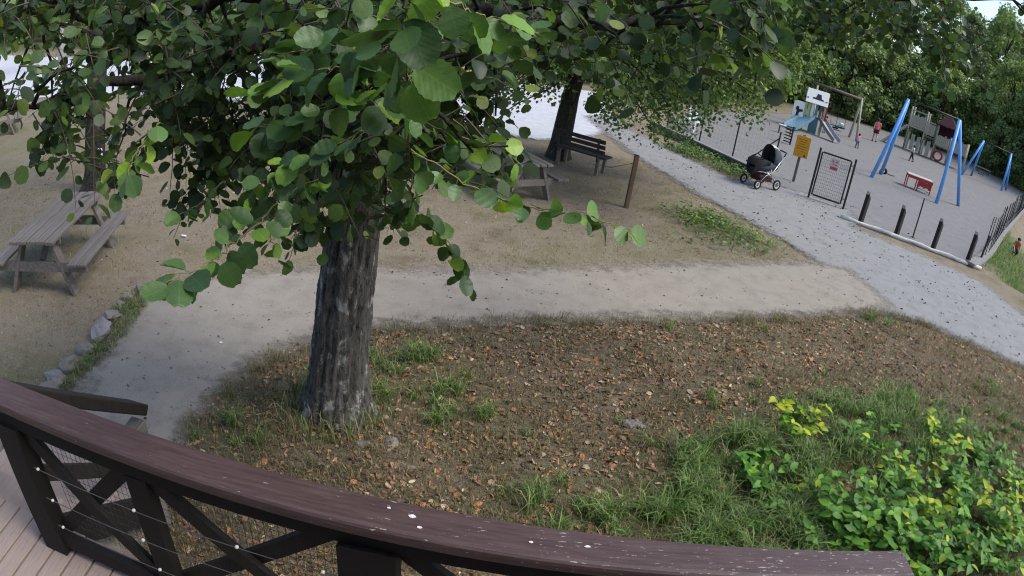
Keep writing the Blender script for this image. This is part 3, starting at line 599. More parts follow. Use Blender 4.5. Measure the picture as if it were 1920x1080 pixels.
# bench behind the tree
be0, be1 = np.array((0.50, 14.95)), np.array((1.55, 14.35))
bn = thing('park_bench', 'dark slatted park bench with backrest beside the gravel path', 'bench', (1.10, 14.72, hz(1.10, 14.72)), -0.52)
for z, yy in ((0.58, -0.02), (0.71, -0.05), (0.84, -0.08)): MB().box((0, -0.12 + yy, z), (1.36, 0.03, 0.095), Euler((0.2, 0, 0)).to_matrix(), bev=0.004).build('back_slat', 'bench_wood', bn)
for k in range(4): MB().box((0, 0.0 + 0.105 * k, 0.43), (1.36, 0.085, 0.035), bev=0.004).build('seat_slat', 'bench_wood', bn)
for x in (-0.52, 0.52):
    MB().beam((x, -0.155, 0.35), (x, -0.235, 0.90), 0.05, 0.04, (1, 0, 0)).build('back_post', 'bench_wood', bn)
    MB().box((x, -0.08, 0.17), (0.07, 0.07, 0.45)).build('leg', 'bench_leg', bn); MB().box((x, 0.30, 0.17), (0.07, 0.07, 0.45)).build('leg', 'bench_leg', bn); MB().box((x, 0.13, 0.385), (0.05, 0.48, 0.05)).build('seat_support', 'bench_leg', bn)

# ---------------------------------------------------------------- stones, litter
SL = ['round grey stone', 'small mossy stone', 'flat tan stone', 'long grey stone lying in grass', 'largest pale grey stone', 'small dark stone in tall weeds', 'upright brown stone', 'squat pale stone', 'grey stone nearest the deck']
SP = [(268,546,.09), (244,562,.09), (226,578,.08), (211,601,.11), (192,626,.155), (160,662,.10), (133,692,.12), (105,715,.12), (90,742,.13)]
SP3 = [(-4.535, 5.952, 0.000), (-4.570, 5.696, 0.000), (-4.565, 5.465, 0.000), (-4.487, 5.178, 0.000), (-4.427, 4.877, 0.000), (-4.381, 4.464, 0.000), (-4.351, 4.142, 0.000), (-4.376, 3.889, 0.000), (-4.301, 3.651, 0.000)]
for k, ((_, _, r), p) in enumerate(zip(SP, SP3)):
    r *= 0.95
    o = MB().blob((0, 0, 0), (r * random.uniform(.9, 1.3), r * random.uniform(.8, 1.0), r * random.uniform(.55, .75)), 11, 7, k, 0.14, jit=0.10).build('edging_stone', 'stone_pale' if k in (4, 7) else 'stone')
    o.location = (p[0], p[1], 0.01 + r * 0.42); o.rotation_euler = (0.2, 0.1, k * 1.3)
    tag(o, SL[k] + (' edging the path at left', ' edging the path near the picnic table', ' edging the side path, by the grass', ' edging the path', ' edging the left of the path', ' beside the path', ' edging the path near the deck', ' edging the path by the deck', ' railing at left')[k], 'stone', 'stones edging the path')
for (x, y, r, lab, mt) in ((*(-0.787, 4.038), 0.07, 'round grey stone lying in leaf litter before the tree', 'stone'), (*(-1.009, 3.950), 0.055, 'small grey stone at the foot of the tree', 'stone'), (*(1.358, 4.876), 0.10, 'pale flat stone on the leaf-littered bank', 'stone_pale')):
    o = MB().blob((0, 0, 0), (r * 1.1, r * 0.8, r * 0.5), 11, 7, int(r * 1000), 0.15, jit=0.12).build('bank_stone', mt); o.location = (x, y, hz(x, y) - r * 0.05); tag(o, lab, 'stone')
for (p, s, mt, lab, cat) in (((-4.281, 5.571), 0.022, 'red_plastic', 'tiny red plastic scrap on the path near the stones', 'litter'), ((-4.911, 7.665), 0.05, 'white_paper', 'white paper scrap on the bare soil left of the tree', 'litter'), ((-2.960, 5.182), 0.025, 'white_paper', 'small pale pebble lying on the path left of the tree', 'litter')):
    q = MB(); n = 7; q.extr([(s * random.uniform(.7, 1.2) * math.cos(6.283 * k / n), s * 0.6 * random.uniform(.7, 1.2) * math.sin(6.283 * k / n), 0) for k in range(n)], (0, 0, s * 0.25)); o = q.build('litter_scrap', mt); o.location = (*p, 0.03); tag(o, lab, cat)

# ---------------------------------------------------------------- leaves, twigs and trees
T_NEAR = leaf_template([0, .06, .16, .28, .40, .52, .64, .76, .87, .95, 1.0], (-1, -.5, 0, .5, 1), 0.46, 0.07, 0.16, 0.010, 0.16, serr=0.03)
T_MID = leaf_template([0, .22, .55, .85, 1.0], (-1, 0, 1), 0.45, 0.05, 0.2, 0.0, 0.2)
T_FAR = (np.array([(0, 0, 0), (0.42, 0.5, 0.10), (0, 1, -0.12), (-0.42, 0.5, 0.10)]), np.array([(0, 1, 2, 3)]))
T_OVAL = leaf_template([0, .12, .3, .5, .7, .87, 1.0], (-1, 0, 1), 0.30, 0.0, 0.22, 0.0, 0.22, pointed=True)
def leaf_mesh(name, tmpl, mat, size):
    V, Fs = tmpl; me = bpy.data.meshes.new(name); me.from_pydata([tuple(q) for q in V * size], [], [tuple(int(i) for i in f) for f in Fs]); me.materials.append(MATS[mat])
    me.polygons.foreach_set('use_smooth', [True] * len(me.polygons)); me.update(); return me
def clump_leaves(clumps, hub, twigs, step, size, droop=0.5, start=0.5, wood=None, org=(0, 0, 0)):
    """twigs spreading from each clump centre, leaves set alternately along them"""
    P, D, Nn, S = [], [], [], []
    for (x, y, z, r) in clumps:
        c = np.array((x, y, z)); out = c - np.array(hub); out[2] *= 0.3; out /= np.linalg.norm(out) + 1e-6
        for k in range(twigs):
            d = out * 0.5 + rand_dirs(1)[0] * np.array((1, 1, 0.6)) + np.array((0, 0, -0.15)); d /= np.linalg.norm(d); L = r * RNG.uniform(0.9, 1.7); n = max(3, int(L / step)); p = c + rand_dirs(1)[0] * r * 0.45 - d * L * start; pts = [p.copy()]; sd_ = RNG.choice((-1, 1))
            for j in range(n):
                d = d + rand_dirs(1)[0] * 0.12 + np.array((0, 0, -droop * 0.12)); d /= np.linalg.norm(d); p = p + d * L / n; pts.append(p.copy())
                side = np.cross(d, (0, 0, 1)); side /= np.linalg.norm(side) + 1e-6; sd_ = -sd_
                ld = d * 0.5 + side * sd_ * 0.9 + rand_dirs(1)[0] * 0.45 + np.array((0, 0, -droop * RNG.uniform(0, 1.2)))
                P.append(p + side * sd_ * step * 0.3); D.append(ld); Nn.append(np.array((0, 0, 1.0)) + rand_dirs(1)[0] * 0.95); S.append(size * RNG.uniform(0.55, 1.25) * np.array((RNG.uniform(0.92, 1.2), 1.0, RNG.uniform(-0.6, 1.8))))
            if wood is not None: wood.tube(np.array(pts) - org, np.linspace(0.0042, 0.0015, len(pts)) * (size / 0.07) ** 0.5, 4, False)
    return np.array(P), np.array(D), np.array(Nn), np.array(S)
GREENS = [(0.034, 0.066, 0.026), (0.055, 0.100, 0.034), (0.072, 0.130, 0.042), (0.10, 0.175, 0.05), (0.15, 0.24, 0.055), (0.25, 0.32, 0.07)]
GW = [0.26, 0.28, 0.22, 0.14, 0.07, 0.03]
def nearest_on(lines, p):
    best = None
    for ln in lines:
        for q in ln:
            d = np.linalg.norm(np.array(q) - p)
            if best is None or d < best[0]: best = (d, np.array(q))
    return best[1]
def poly_dense(pts, n=8):
    out = []
    for a, b in zip(pts[:-1], pts[1:]): out += [tuple(np.array(a) + (np.array(b) - np.array(a)) * k / n) for k in range(n)]
    return out + [tuple(pts[-1])]
def curve_pts(a, b, sag=0.0, n=6, wob=0.05):
    a, b = np.array(a, float), np.array(b, float); L = np.linalg.norm(b - a); ph = RNG.uniform(0, 6.28, 2)
    return [a + (b - a) * t + np.array((wob * L * math.sin(3 * t * 3.1 + ph[0]) * t * (1 - t) * 2, wob * L * math.sin(2.5 * t * 3.1 + ph[1]) * t * (1 - t) * 2, sag * L * 4 * t * (1 - t))) for t in np.linspace(0, 1, n)]
def bark_trunk(path, radii, nseg=40, per=10, amp=0.02, seed=0, base=(0, 0, 0)):
    rg = np.random.default_rng(seed); P = np.array(path, float); m = (len(P) - 1) * per + 1; tt = np.linspace(0, len(P) - 1, m)
    C = np.stack([np.interp(tt, range(len(P)), P[:, k]) for k in range(3)], 1); Rr = np.interp(tt, range(len(P)), radii); V = []
    ph = rg.uniform(0, 6.28, 12); fr = [7, 11, 16, 22, 5, 3]
    for k in range(m):
        for j in range(nseg):
            t = 2 * math.pi * j / nseg; h = C[k][2]
            rdg = sum(abs(math.sin((fr[q] * t + ph[q] + 1.1 * math.sin(h * (2.0 + q) + ph[q + 6])) / 2)) for q in range(4)) / 4 - 0.6
            lump = 0.05 * math.sin(2 * t + ph[4] + h * 1.2) + 0.035 * math.sin(3 * t + ph[5] - h * 2.1)
            flare = max(0, 1 - h / 0.55) ** 2 * (0.30 + 0.55 * max(0, math.sin(2.5 * t + ph[9])))
            rdg *= 0.45 + 0.75 * abs(math.sin(h * 6.0 + 2.5 * math.sin(2 * t + ph[7]) + 1.7 * math.sin(5 * t + ph[8]))); q = Rr[k] * (1 + lump + flare) + amp * rdg + rg.normal(0, amp * 0.04); V.append((C[k][0] + q * math.cos(t), C[k][1] + q * math.sin(t), C[k][2]))
    return MB().add(V, [(k * nseg + j, k * nseg + (j + 1) % nseg, (k + 1) * nseg + (j + 1) % nseg, (k + 1) * nseg + j) for k in range(m - 1) for j in range(nseg)] + [tuple((m - 1) * nseg + j for j in range(nseg))])

# --- the alder in front of the deck
AB = np.array((-1.39, 4.34, 0.0)); al = thing('alder_tree', 'large alder with dark cracked trunk and round leaves before the deck', 'tree', tuple(AB))
TR = [(0, 0, -0.15), (0.015, 0.01, 0.25), (0.05, 0.02, 0.9), (0.13, 0.04, 1.8), (0.20, 0.06, 2.8), (0.30, 0.05, 4.2), (0.32, 0.1, 6.0), (0.25, 0.2, 9.0)]
bark_trunk(TR, [0.27, 0.255, 0.225, 0.20, 0.19, 0.16, 0.11, 0.03], 96, 40, 0.050, 3).build('trunk', 'alder_bark', al, True)
TW = [tuple(np.array(q) + AB) for q in TR]
LIMBS = [[TW[4], (-1.475, 3.610, 3.369), (-1.889, 3.181, 3.204), (-2.321, 2.620, 3.136), (-2.422, 2.092, 3.139)], [TW[5], (-1.143, 2.989, 3.744), (-1.419, 2.868, 3.603), (-2.056, 2.955, 3.495), (-3.001, 2.939, 3.509)],
         [TW[4], (-0.704, 3.326, 3.494), (-0.339, 2.981, 3.592), (0.161, 3.196, 3.613), (0.904, 3.485, 3.705)], [TW[5], (-0.452, 3.370, 4.081), (0.430, 3.776, 4.086), (1.561, 4.750, 4.335), (3.334, 5.927, 4.614), (4.230, 5.066, 4.992)],
         [TW[5], (-0.668, 2.305, 4.130), (-0.354, 1.458, 3.778), (-0.256, 1.121, 3.648)], [TW[4], (-0.845, 3.087, 3.270), (-0.570, 2.331, 3.305), (-0.391, 1.654, 3.418)],
         [TW[5], (-2.6, 3.2, 5.8), (-3.4, 2.4, 6.8)], [TW[6], (-0.2, 5.6, 7.0), (0.8, 6.6, 8.0)], [TW[5], (-2.8, 5.8, 5.6), (-4.2, 7.0, 6.4)], [TW[6], (-1.6, 3.0, 7.5), (-1.4, 1.8, 8.3)]]
LD = []
for k, ln in enumerate(LIMBS):
    pts = poly_dense(ln, 6); LD.append(pts); P = np.array(pts); P[1:-1] += RNG.normal(0, 0.02, P[1:-1].shape); r0 = (0.075, 0.08, 0.07, 0.085, 0.035, 0.035, 0.06, 0.06, 0.06, 0.05)[k]
    MB().tube(P - AB, np.linspace(r0, 0.008, len(P)), 8, True, 0, 0.06).build('branch', 'dark_bark', al, True)
CLA = [(-1.38,3.74,2.70,0.31), (-2.33,2.95,3.40,0.27), (-2.66,3.34,2.61,0.30), (-2.33,4.18,2.38,0.39), (-2.18,3.73,3.16,0.27), (-2.14,4.24,3.42,0.27), (-1.33,3.10,2.80,0.40), (-1.50,4.12,3.79,0.26), (-1.55,2.94,3.32,0.31), (-1.15,3.00,3.43,0.37), (-1.64,2.97,2.93,0.31), (-1.41,3.71,3.12,0.30), (-1.95,2.38,2.97,0.39), (-1.91,3.21,2.69,0.40), (-2.01,3.98,3.48,0.36), (-1.34,3.09,3.26,0.36), (-2.55,3.38,2.98,0.32), (-1.35,3.46,3.55,0.38), (-2.12,3.61,2.89,0.40), (-1.27,4.42,2.68,0.29), (-1.43,3.46,2.73,0.35), (-1.68,3.15,2.71,0.32), (-2.69,3.26,3.34,0.40), (-1.56,4.73,3.29,0.29), (-1.34,3.50,3.59,0.27), (-1.04,3.02,2.86,0.34), (-2.24,3.39,3.21,0.28), (-1.29,3.61,3.43,0.27), (-2.31,2.78,3.61,0.40), (-1.24,3.65,3.17,0.36), (-1.54,4.30,3.30,0.32), (-1.69,3.57,2.86,0.37), (-1.21,2.72,3.75,0.29), (-1.71,2.47,3.58,0.30), (-2.58,2.65,3.55,0.31), (-3.34,3.13,3.69,0.39), (-2.71,2.49,3.68,0.37), (-3.05,2.61,3.67,0.36), (-2.84,2.80,3.80,0.26), (-3.12,2.42,3.83,0.38), (-3.16,2.42,3.83,0.34), (-2.79,3.04,3.67,0.33), (-2.87,2.94,3.82,0.35), (-3.44,2.89,3.64,0.39), (-2.65,2.33,3.78,0.26), (-3.75,2.87,3.97,0.28), (-2.24,2.41,3.16,0.20), (-2.71,2.90,2.97,0.22), (-3.38,2.96,3.01,0.20), (-2.34,2.57,3.12,0.21), (-2.90,2.31,3.08,0.19), (-2.78,2.12,3.28,0.22), (-3.10,3.18,2.74,0.20), (-2.33,2.40,2.98,0.26), (-1.95,3.61,3.08,0.37), (-2.38,4.77,3.72,0.40), (-2.63,5.23,3.34,0.33), (-1.32,4.04,3.33,0.33), (-2.26,3.11,3.61,0.28), (-1.40,2.95,3.42,0.30), (-1.30,4.04,3.67,0.42), (-3.11,4.47,3.44,0.27), (-2.97,4.16,2.97,0.31), (-2.58,5.08,3.53,0.42), (-2.17,3.02,3.43,0.33), (-1.32,3.49,3.10,0.32), (-2.40,4.51,3.39,0.39), (-1.69,2.94,3.45,0.33), (-1.36,4.56,3.18,0.36), (-1.63,3.57,3.03,0.32), (-1.80,5.60,3.08,0.29), (-1.56,4.25,3.26,0.41), (-2.20,3.22,3.41,0.32), (-1.80,5.09,3.29,0.27), (-1.30,4.93,2.46,0.30), (-1.68,3.90,3.60,0.28), (-2.18,3.00,3.69,0.40), (-1.69,2.74,3.22,0.28), (-3.20,4.46,2.92,0.27), (-1.17,3.76,3.56,0.36), (-1.89,3.22,2.63,0.32), (-1.77,4.11,2.82,0.37), (-1.80,4.25,2.91,0.33), (-1.48,3.20,2.81,0.28), (-1.73,3.80,2.99,0.26), (-2.05,3.64,2.54,0.27), (-1.68,4.49,2.26,0.35), (-1.95,3.68,2.71,0.25), (-1.44,3.78,2.76,0.34), (-2.71,4.17,2.81,0.28), (-1.79,3.15,3.08,0.32), (-1.95,2.92,3.02,0.26), (-1.54,4.58,2.27,0.30), (-2.22,3.39,2.89,0.29), (-1.64,4.51,2.44,0.30), (-2.37,4.14,2.38,0.26)]
CLB = [(-2.34,1.97,3.35,0.27), (-2.17,1.67,3.67,0.23), (-1.90,2.08,3.34,0.20), (-2.20,2.27,3.31,0.19), (-2.07,1.68,3.57,0.22)]
CLC = [(-0.40,4.23,3.43,0.24), (0.92,3.08,4.08,0.31), (0.13,4.06,3.86,0.35), (-0.28,3.63,3.81,0.26), (1.35,4.05,3.88,0.30), (0.81,3.42,3.89,0.25), (-0.50,2.94,3.42,0.37), (0.52,4.36,3.67,0.28), (-0.68,3.45,3.69,0.26), (-0.11,3.35,3.48,0.29), (-0.30,4.58,3.57,0.26), (1.02,3.66,3.75,0.31), (0.30,3.73,3.95,0.37), (0.71,3.41,3.80,0.36), (-0.88,4.43,3.72,0.33), (0.68,2.59,3.80,0.31), (0.50,3.53,3.99,0.37), (-0.47,2.77,3.79,0.33), (1.20,4.12,4.18,0.27), (0.31,2.82,3.55,0.30), (1.13,4.04,4.03,0.30), (1.32,4.04,4.10,0.25), (-0.06,3.41,3.84,0.29), (-0.25,3.96,3.65,0.32), (-0.22,4.01,3.45,0.30), (0.21,4.26,3.91,0.29), (-0.07,3.21,3.38,0.27), (0.06,3.83,3.63,0.29), (0.74,4.39,4.16,0.30), (0.16,3.15,3.69,0.35), (0.14,3.30,3.90,0.31), (-0.03,4.38,3.94,0.26), (0.72,3.52,3.83,0.33), (-0.64,3.46,3.50,0.30), (-0.73,3.51,3.85,0.30), (-0.07,3.33,3.85,0.33), (0.67,2.52,3.70,0.29), (0.31,3.72,3.47,0.35), (0.78,4.50,4.13,0.32), (0.57,4.37,3.93,0.37), (-0.02,2.73,3.64,0.34), (0.64,4.21,3.96,0.31), (0.87,2.66,3.80,0.27), (0.73,2.77,4.03,0.36)]
CLD = [(2.95,6.20,4.32,0.56), (3.33,7.08,4.54,0.53), (3.56,5.16,4.45,0.55), (3.01,6.55,4.81,0.40), (2.52,5.84,4.41,0.55), (3.11,6.38,4.67,0.52), (4.36,6.55,4.51,0.43), (2.74,6.22,4.20,0.41), (3.14,5.61,4.56,0.55), (3.85,6.24,4.89,0.45), (3.85,5.78,4.80,0.44), (3.60,6.66,4.76,0.43), (3.84,6.82,4.67,0.55), (3.05,5.41,4.71,0.54), (3.80,5.69,5.08,0.48), (2.73,6.37,4.31,0.51), (3.55,5.42,4.50,0.62), (3.53,5.15,4.49,0.54), (2.64,6.34,4.53,0.50), (3.94,6.14,4.63,0.50), (4.56,5.17,5.32,0.41), (4.62,4.96,4.71,0.33), (4.40,4.75,4.77,0.30)]
CLM = [(-0.33,2.65,3.45,0.20), (-0.92,2.88,3.53,0.27), (-0.81,2.77,2.93,0.27), (-0.54,3.28,3.41,0.25), (-0.53,2.50,3.50,0.25), (-0.42,2.96,3.28,0.29), (-0.70,2.90,3.54,0.31), (-0.98,2.96,3.16,0.26), (-0.69,2.21,3.26,0.21), (-0.71,2.82,3.43,0.31), (-0.70,2.60,2.88,0.29), (-0.62,3.35,2.92,0.29), (-0.66,2.27,3.02,0.28), (-0.75,2.26,3.37,0.27), (-0.61,2.43,3.21,0.24), (-0.26,2.87,3.25,0.28), (-0.17,2.35,3.46,0.23), (-0.93,3.10,3.20,0.29), (-0.82,2.58,3.44,0.29), (-0.52,2.56,3.24,0.26), (-0.53,3.00,3.33,0.28), (-0.56,2.32,3.30,0.23), (-0.75,2.19,3.53,0.30), (-0.44,3.29,3.15,0.22), (-0.79,3.30,3.06,0.26), (-0.68,2.14,3.54,0.29), (-0.35,3.32,3.49,0.20), (-0.30,2.85,3.17,0.25), (-0.67,2.49,2.95,0.23), (-0.36,2.90,3.22,0.26), (-1.09,3.40,3.42,0.28), (-0.42,2.49,3.26,0.22), (-0.42,2.20,3.58,0.24), (-0.46,2.80,2.96,0.23), (-0.71,3.36,2.70,0.22), (-1.08,2.81,2.86,0.25), (-1.03,3.24,2.56,0.23), (-0.69,3.01,2.76,0.24), (-1.20,3.11,2.64,0.22), (-0.94,3.75,2.35,0.25), (-0.75,3.26,2.49,0.21), (-1.10,2.84,2.75,0.20), (-1.10,3.52,2.57,0.22), (-0.92,3.53,2.74,0.25), (-1.30,3.33,2.63,0.19), (-0.84,3.61,2.35,0.24), (-0.22,2.96,2.87,0.17), (-0.29,2.92,3.11,0.15), (-0.32,2.36,3.08,0.18), (-0.33,2.59,3.00,0.21), (-0.21,2.20,3.10,0.20), (-0.19,2.82,3.13,0.21), (-0.39,2.42,3.04,0.17), (-0.92,2.62,2.70,0.21), (-1.33,2.89,2.73,0.16), (-0.96,2.61,2.58,0.15), (-1.23,2.77,2.65,0.22), (-1.39,2.86,2.76,0.14), (-1.05,2.94,2.48,0.18)]
SHADE_CROWN = []  # unseen leaf clumps above the view, put in for their shading
for k in range(30):
    d = rand_dirs(1, -0.5, 1)[0]; q = np.array((-1.5, 5.6, 8.2)) + d * np.array((3.4, 2.8, 2.4)) * RNG.uniform(0.5, 1.0)
    if q[2] > 5.9: SHADE_CROWN.append((*q, 0.6))
wood = MB(); bw = MB(); allP = []
for cl, tw, stp, sz in ((CLA, 8, 0.052, 0.072), (CLB, 6, 0.05, 0.07), (CLC, 6, 0.052, 0.072), (CLM, 5, 0.05, 0.07), (CLD, 9, 0.07, 0.085), (SHADE_CROWN, 7, 0.11, 0.13)):
    allP.append(clump_leaves(cl, AB + (0.2, 0, 4.2), tw, stp, sz, 0.6, 0.5, wood if sz < 0.1 else None, AB))
    for (x, y, z, r) in cl:
        a = nearest_on(LD, np.array((x, y, z))); c_ = curve_pts(a - AB, np.array((x, y, z)) - AB, 0.06, 6); bw.tube(c_, np.linspace(0.014, 0.005, len(c_)), 5, False)
tag(bw.build('branchlets', 'dark_bark', al, True), kind='stuff'); tag(wood.build('twigs', 'twig', al), kind='stuff')
P, D, Nn, S = (np.concatenate([q[k] for q in allP]) for k in range(4))
tag(scatter('foliage', 'foliage', al, T_MID, P - AB, frames(D, Nn), S, pick(GREENS, len(P), 0.3, GW)), kind='stuff')
# sprays hanging close to the camera: every leaf its own part
LM = [leaf_mesh('leaf', leaf_template([0, .05, .12, .2, .28, .36, .44, .52, .60, .68, .76, .84, .91, .96, 1.0], (-1, -.55, 0, .55, 1), wd, nt_, fo, 0.012, cu, serr=0.035), 'alder_leaf', 1.0) for wd, nt_, fo, cu in ((0.49, 0.07, 0.18, 0.16), (0.44, 0.03, 0.38, 0.30), (0.52, 0.10, 0.05, 0.34), (0.46, 0.06, 0.50, 0.05), (0.47, 0.05, -0.25, 0.30), (0.42, 0.02, 0.20, -0.15))]
SPRAYS = [([(-0.243, 1.073, 3.686), (-0.243, 1.052, 3.610), (-0.254, 1.091, 3.542), (-0.246, 1.175, 3.476)], 13, 0.090), ([(-0.335, 1.411, 3.525), (-0.423, 1.491, 3.473), (-0.523, 1.512, 3.436), (-0.661, 1.566, 3.407), (-0.760, 1.576, 3.363)], 26, 0.083),
          ([(-0.333, 1.463, 3.445), (-0.427, 1.542, 3.359), (-0.545, 1.557, 3.331), (-0.674, 1.615, 3.265), (-0.777, 1.624, 3.240)], 26, 0.080), ([(-0.346, 1.511, 3.479), (-0.352, 1.663, 3.333), (-0.349, 1.766, 3.158), (-0.351, 1.918, 2.941), (-0.243, 2.036, 2.820), (-0.167, 2.093, 2.653)], 36, 0.076),
          ([(-0.459, 1.740, 3.246), (-0.620, 1.796, 3.152), (-0.765, 1.848, 3.072), (-0.877, 1.798, 2.984), (-0.960, 1.755, 2.841)], 34, 0.076), ([(-0.795, 1.835, 2.945), (-0.820, 1.602, 2.901), (-0.875, 1.458, 2.868), (-0.927, 1.329, 2.868)], 20, 0.082),
          ([(-0.388, 1.962, 3.141), (-0.188, 1.991, 3.035), (0.030, 2.050, 2.976), (0.196, 2.091, 2.971), (0.385, 2.166, 2.918)], 30, 0.072), ([(-0.259, 1.274, 3.674), (-0.206, 1.486, 3.612), (-0.126, 1.595, 3.594), (-0.038, 1.900, 3.569)], 20, 0.084),
          ([(-0.670, 2.512, 2.863), (-0.894, 2.548, 2.702), (-0.982, 2.515, 2.549), (-1.016, 2.501, 2.445)], 14, 0.068), ([(-1.242, 2.284, 2.839), (-1.346, 2.225, 2.741), (-1.418, 2.179, 2.701)], 10, 0.07), ([(-0.527, 1.616, 3.555), (-0.636, 1.684, 3.471), (-0.752, 1.690, 3.441)], 14, 0.08),
          ([(-0.727, 2.182, 2.947), (-0.803, 2.048, 2.936), (-0.911, 2.003, 2.795), (-0.915, 2.110, 2.623)], 16, 0.074), ([(-0.381, 2.167, 3.192), (-0.264, 2.184, 3.146), (-0.139, 2.296, 3.120), (-0.072, 2.299, 3.068)], 14, 0.072), ([(-1.361, 1.977, 3.146), (-1.389, 1.833, 3.059), (-1.347, 1.739, 3.011)], 10, 0.08)]
nleaf = 0
for pts, n, sz in SPRAYS:
    sw = MB(); sz *= 1.02 if sz < 0.085 else 0.95; n = int(n * 1.06)
    q = np.array(poly_dense(pts, 10)); q[1:-1] += RNG.normal(0, 0.004, q[1:-1].shape); sw.tube(q - AB, np.linspace(0.0035, 0.0014, len(q)), 5, False)
    seg = np.linspace(0.04, 1.0, n) * (len(q) - 1); sdn = 1
    for k, s in enumerate(seg):
        i = min(int(s), len(q) - 2); p = q[i] + (q[i + 1] - q[i]) * (s - i); d = q[i + 1] - q[i]; d /= np.linalg.norm(d) + 1e-9
        side = np.cross(d, (0, 0, 1)); side /= np.linalg.norm(side) + 1e-6; sdn = -sdn
        ld = d * 0.55 + side * sdn * RNG.uniform(0.5, 1.0) + rand_dirs(1)[0] * 0.5 + np.array((0, 0, RNG.uniform(-0.75, 0.05))); ld /= np.linalg.norm(ld)
        pe = p + ld * 0.022; sw.tube([p - AB, p + ld * 0.012 - AB, pe - AB], [0.0012, 0.001, 0.0008], 4, False)
        nm = np.array((0, -0.25, 1.0)) + rand_dirs(1)[0] * 0.85
        if k == n - 1 or RNG.random() < 0.0: ld = d
        R = frames(ld[None], nm[None])[0]; o = link('leaf', LM[int(RNG.integers(6))], al, tuple(pe - AB)); o.rotation_mode = 'QUATERNION'; o.rotation_quaternion = Matrix(R.tolist()).to_quaternion(); z_ = sz * RNG.uniform(0.62, 1.12); o.scale = (z_, z_, z_); nleaf += 1
    tag(sw.build('spray_stem', 'pale_stem', al, True), kind='stuff')


# --- tree by the bench
def leafy_tree(name, label, base, trunk, radii, clumps, twigs, step, size, pal, wts, mat='foliage', bark='dark_bark', limbs=6, group=None, tmpl=T_FAR, amp=0.015):
    b = np.array(base, float); t = thing(name, label, 'tree', tuple(b), 0, group); bark_trunk(trunk, radii, 24, 6, amp, int(abs(b[0] * 10)) + 1).build('trunk', bark, t, True)
    top = [tuple(np.array(q) + b) for q in poly_dense(trunk[len(trunk) // 2:], 5)]; m = MB()
    for (x, y, z, r) in clumps:
        a = nearest_on([[q for q in top if q[2] < z + 0.6] or top[:1]], np.array((x, y, z))); c_ = curve_pts(a - b, np.array((x, y, z)) - b, 0.05, 6); m.tube(c_, np.linspace(0.04, 0.01, len(c_)), 5, False)
    m.build('branches', bark, t, True)
    P, D, Nn, S = clump_leaves(clumps, b + np.array((0, 0, 3.0)), twigs, step, size, 0.5)
    tag(scatter('foliage', mat, t, tmpl, P - b, frames(D, Nn), S, pick(pal, len(P), 0.3, wts)), kind='stuff'); return t
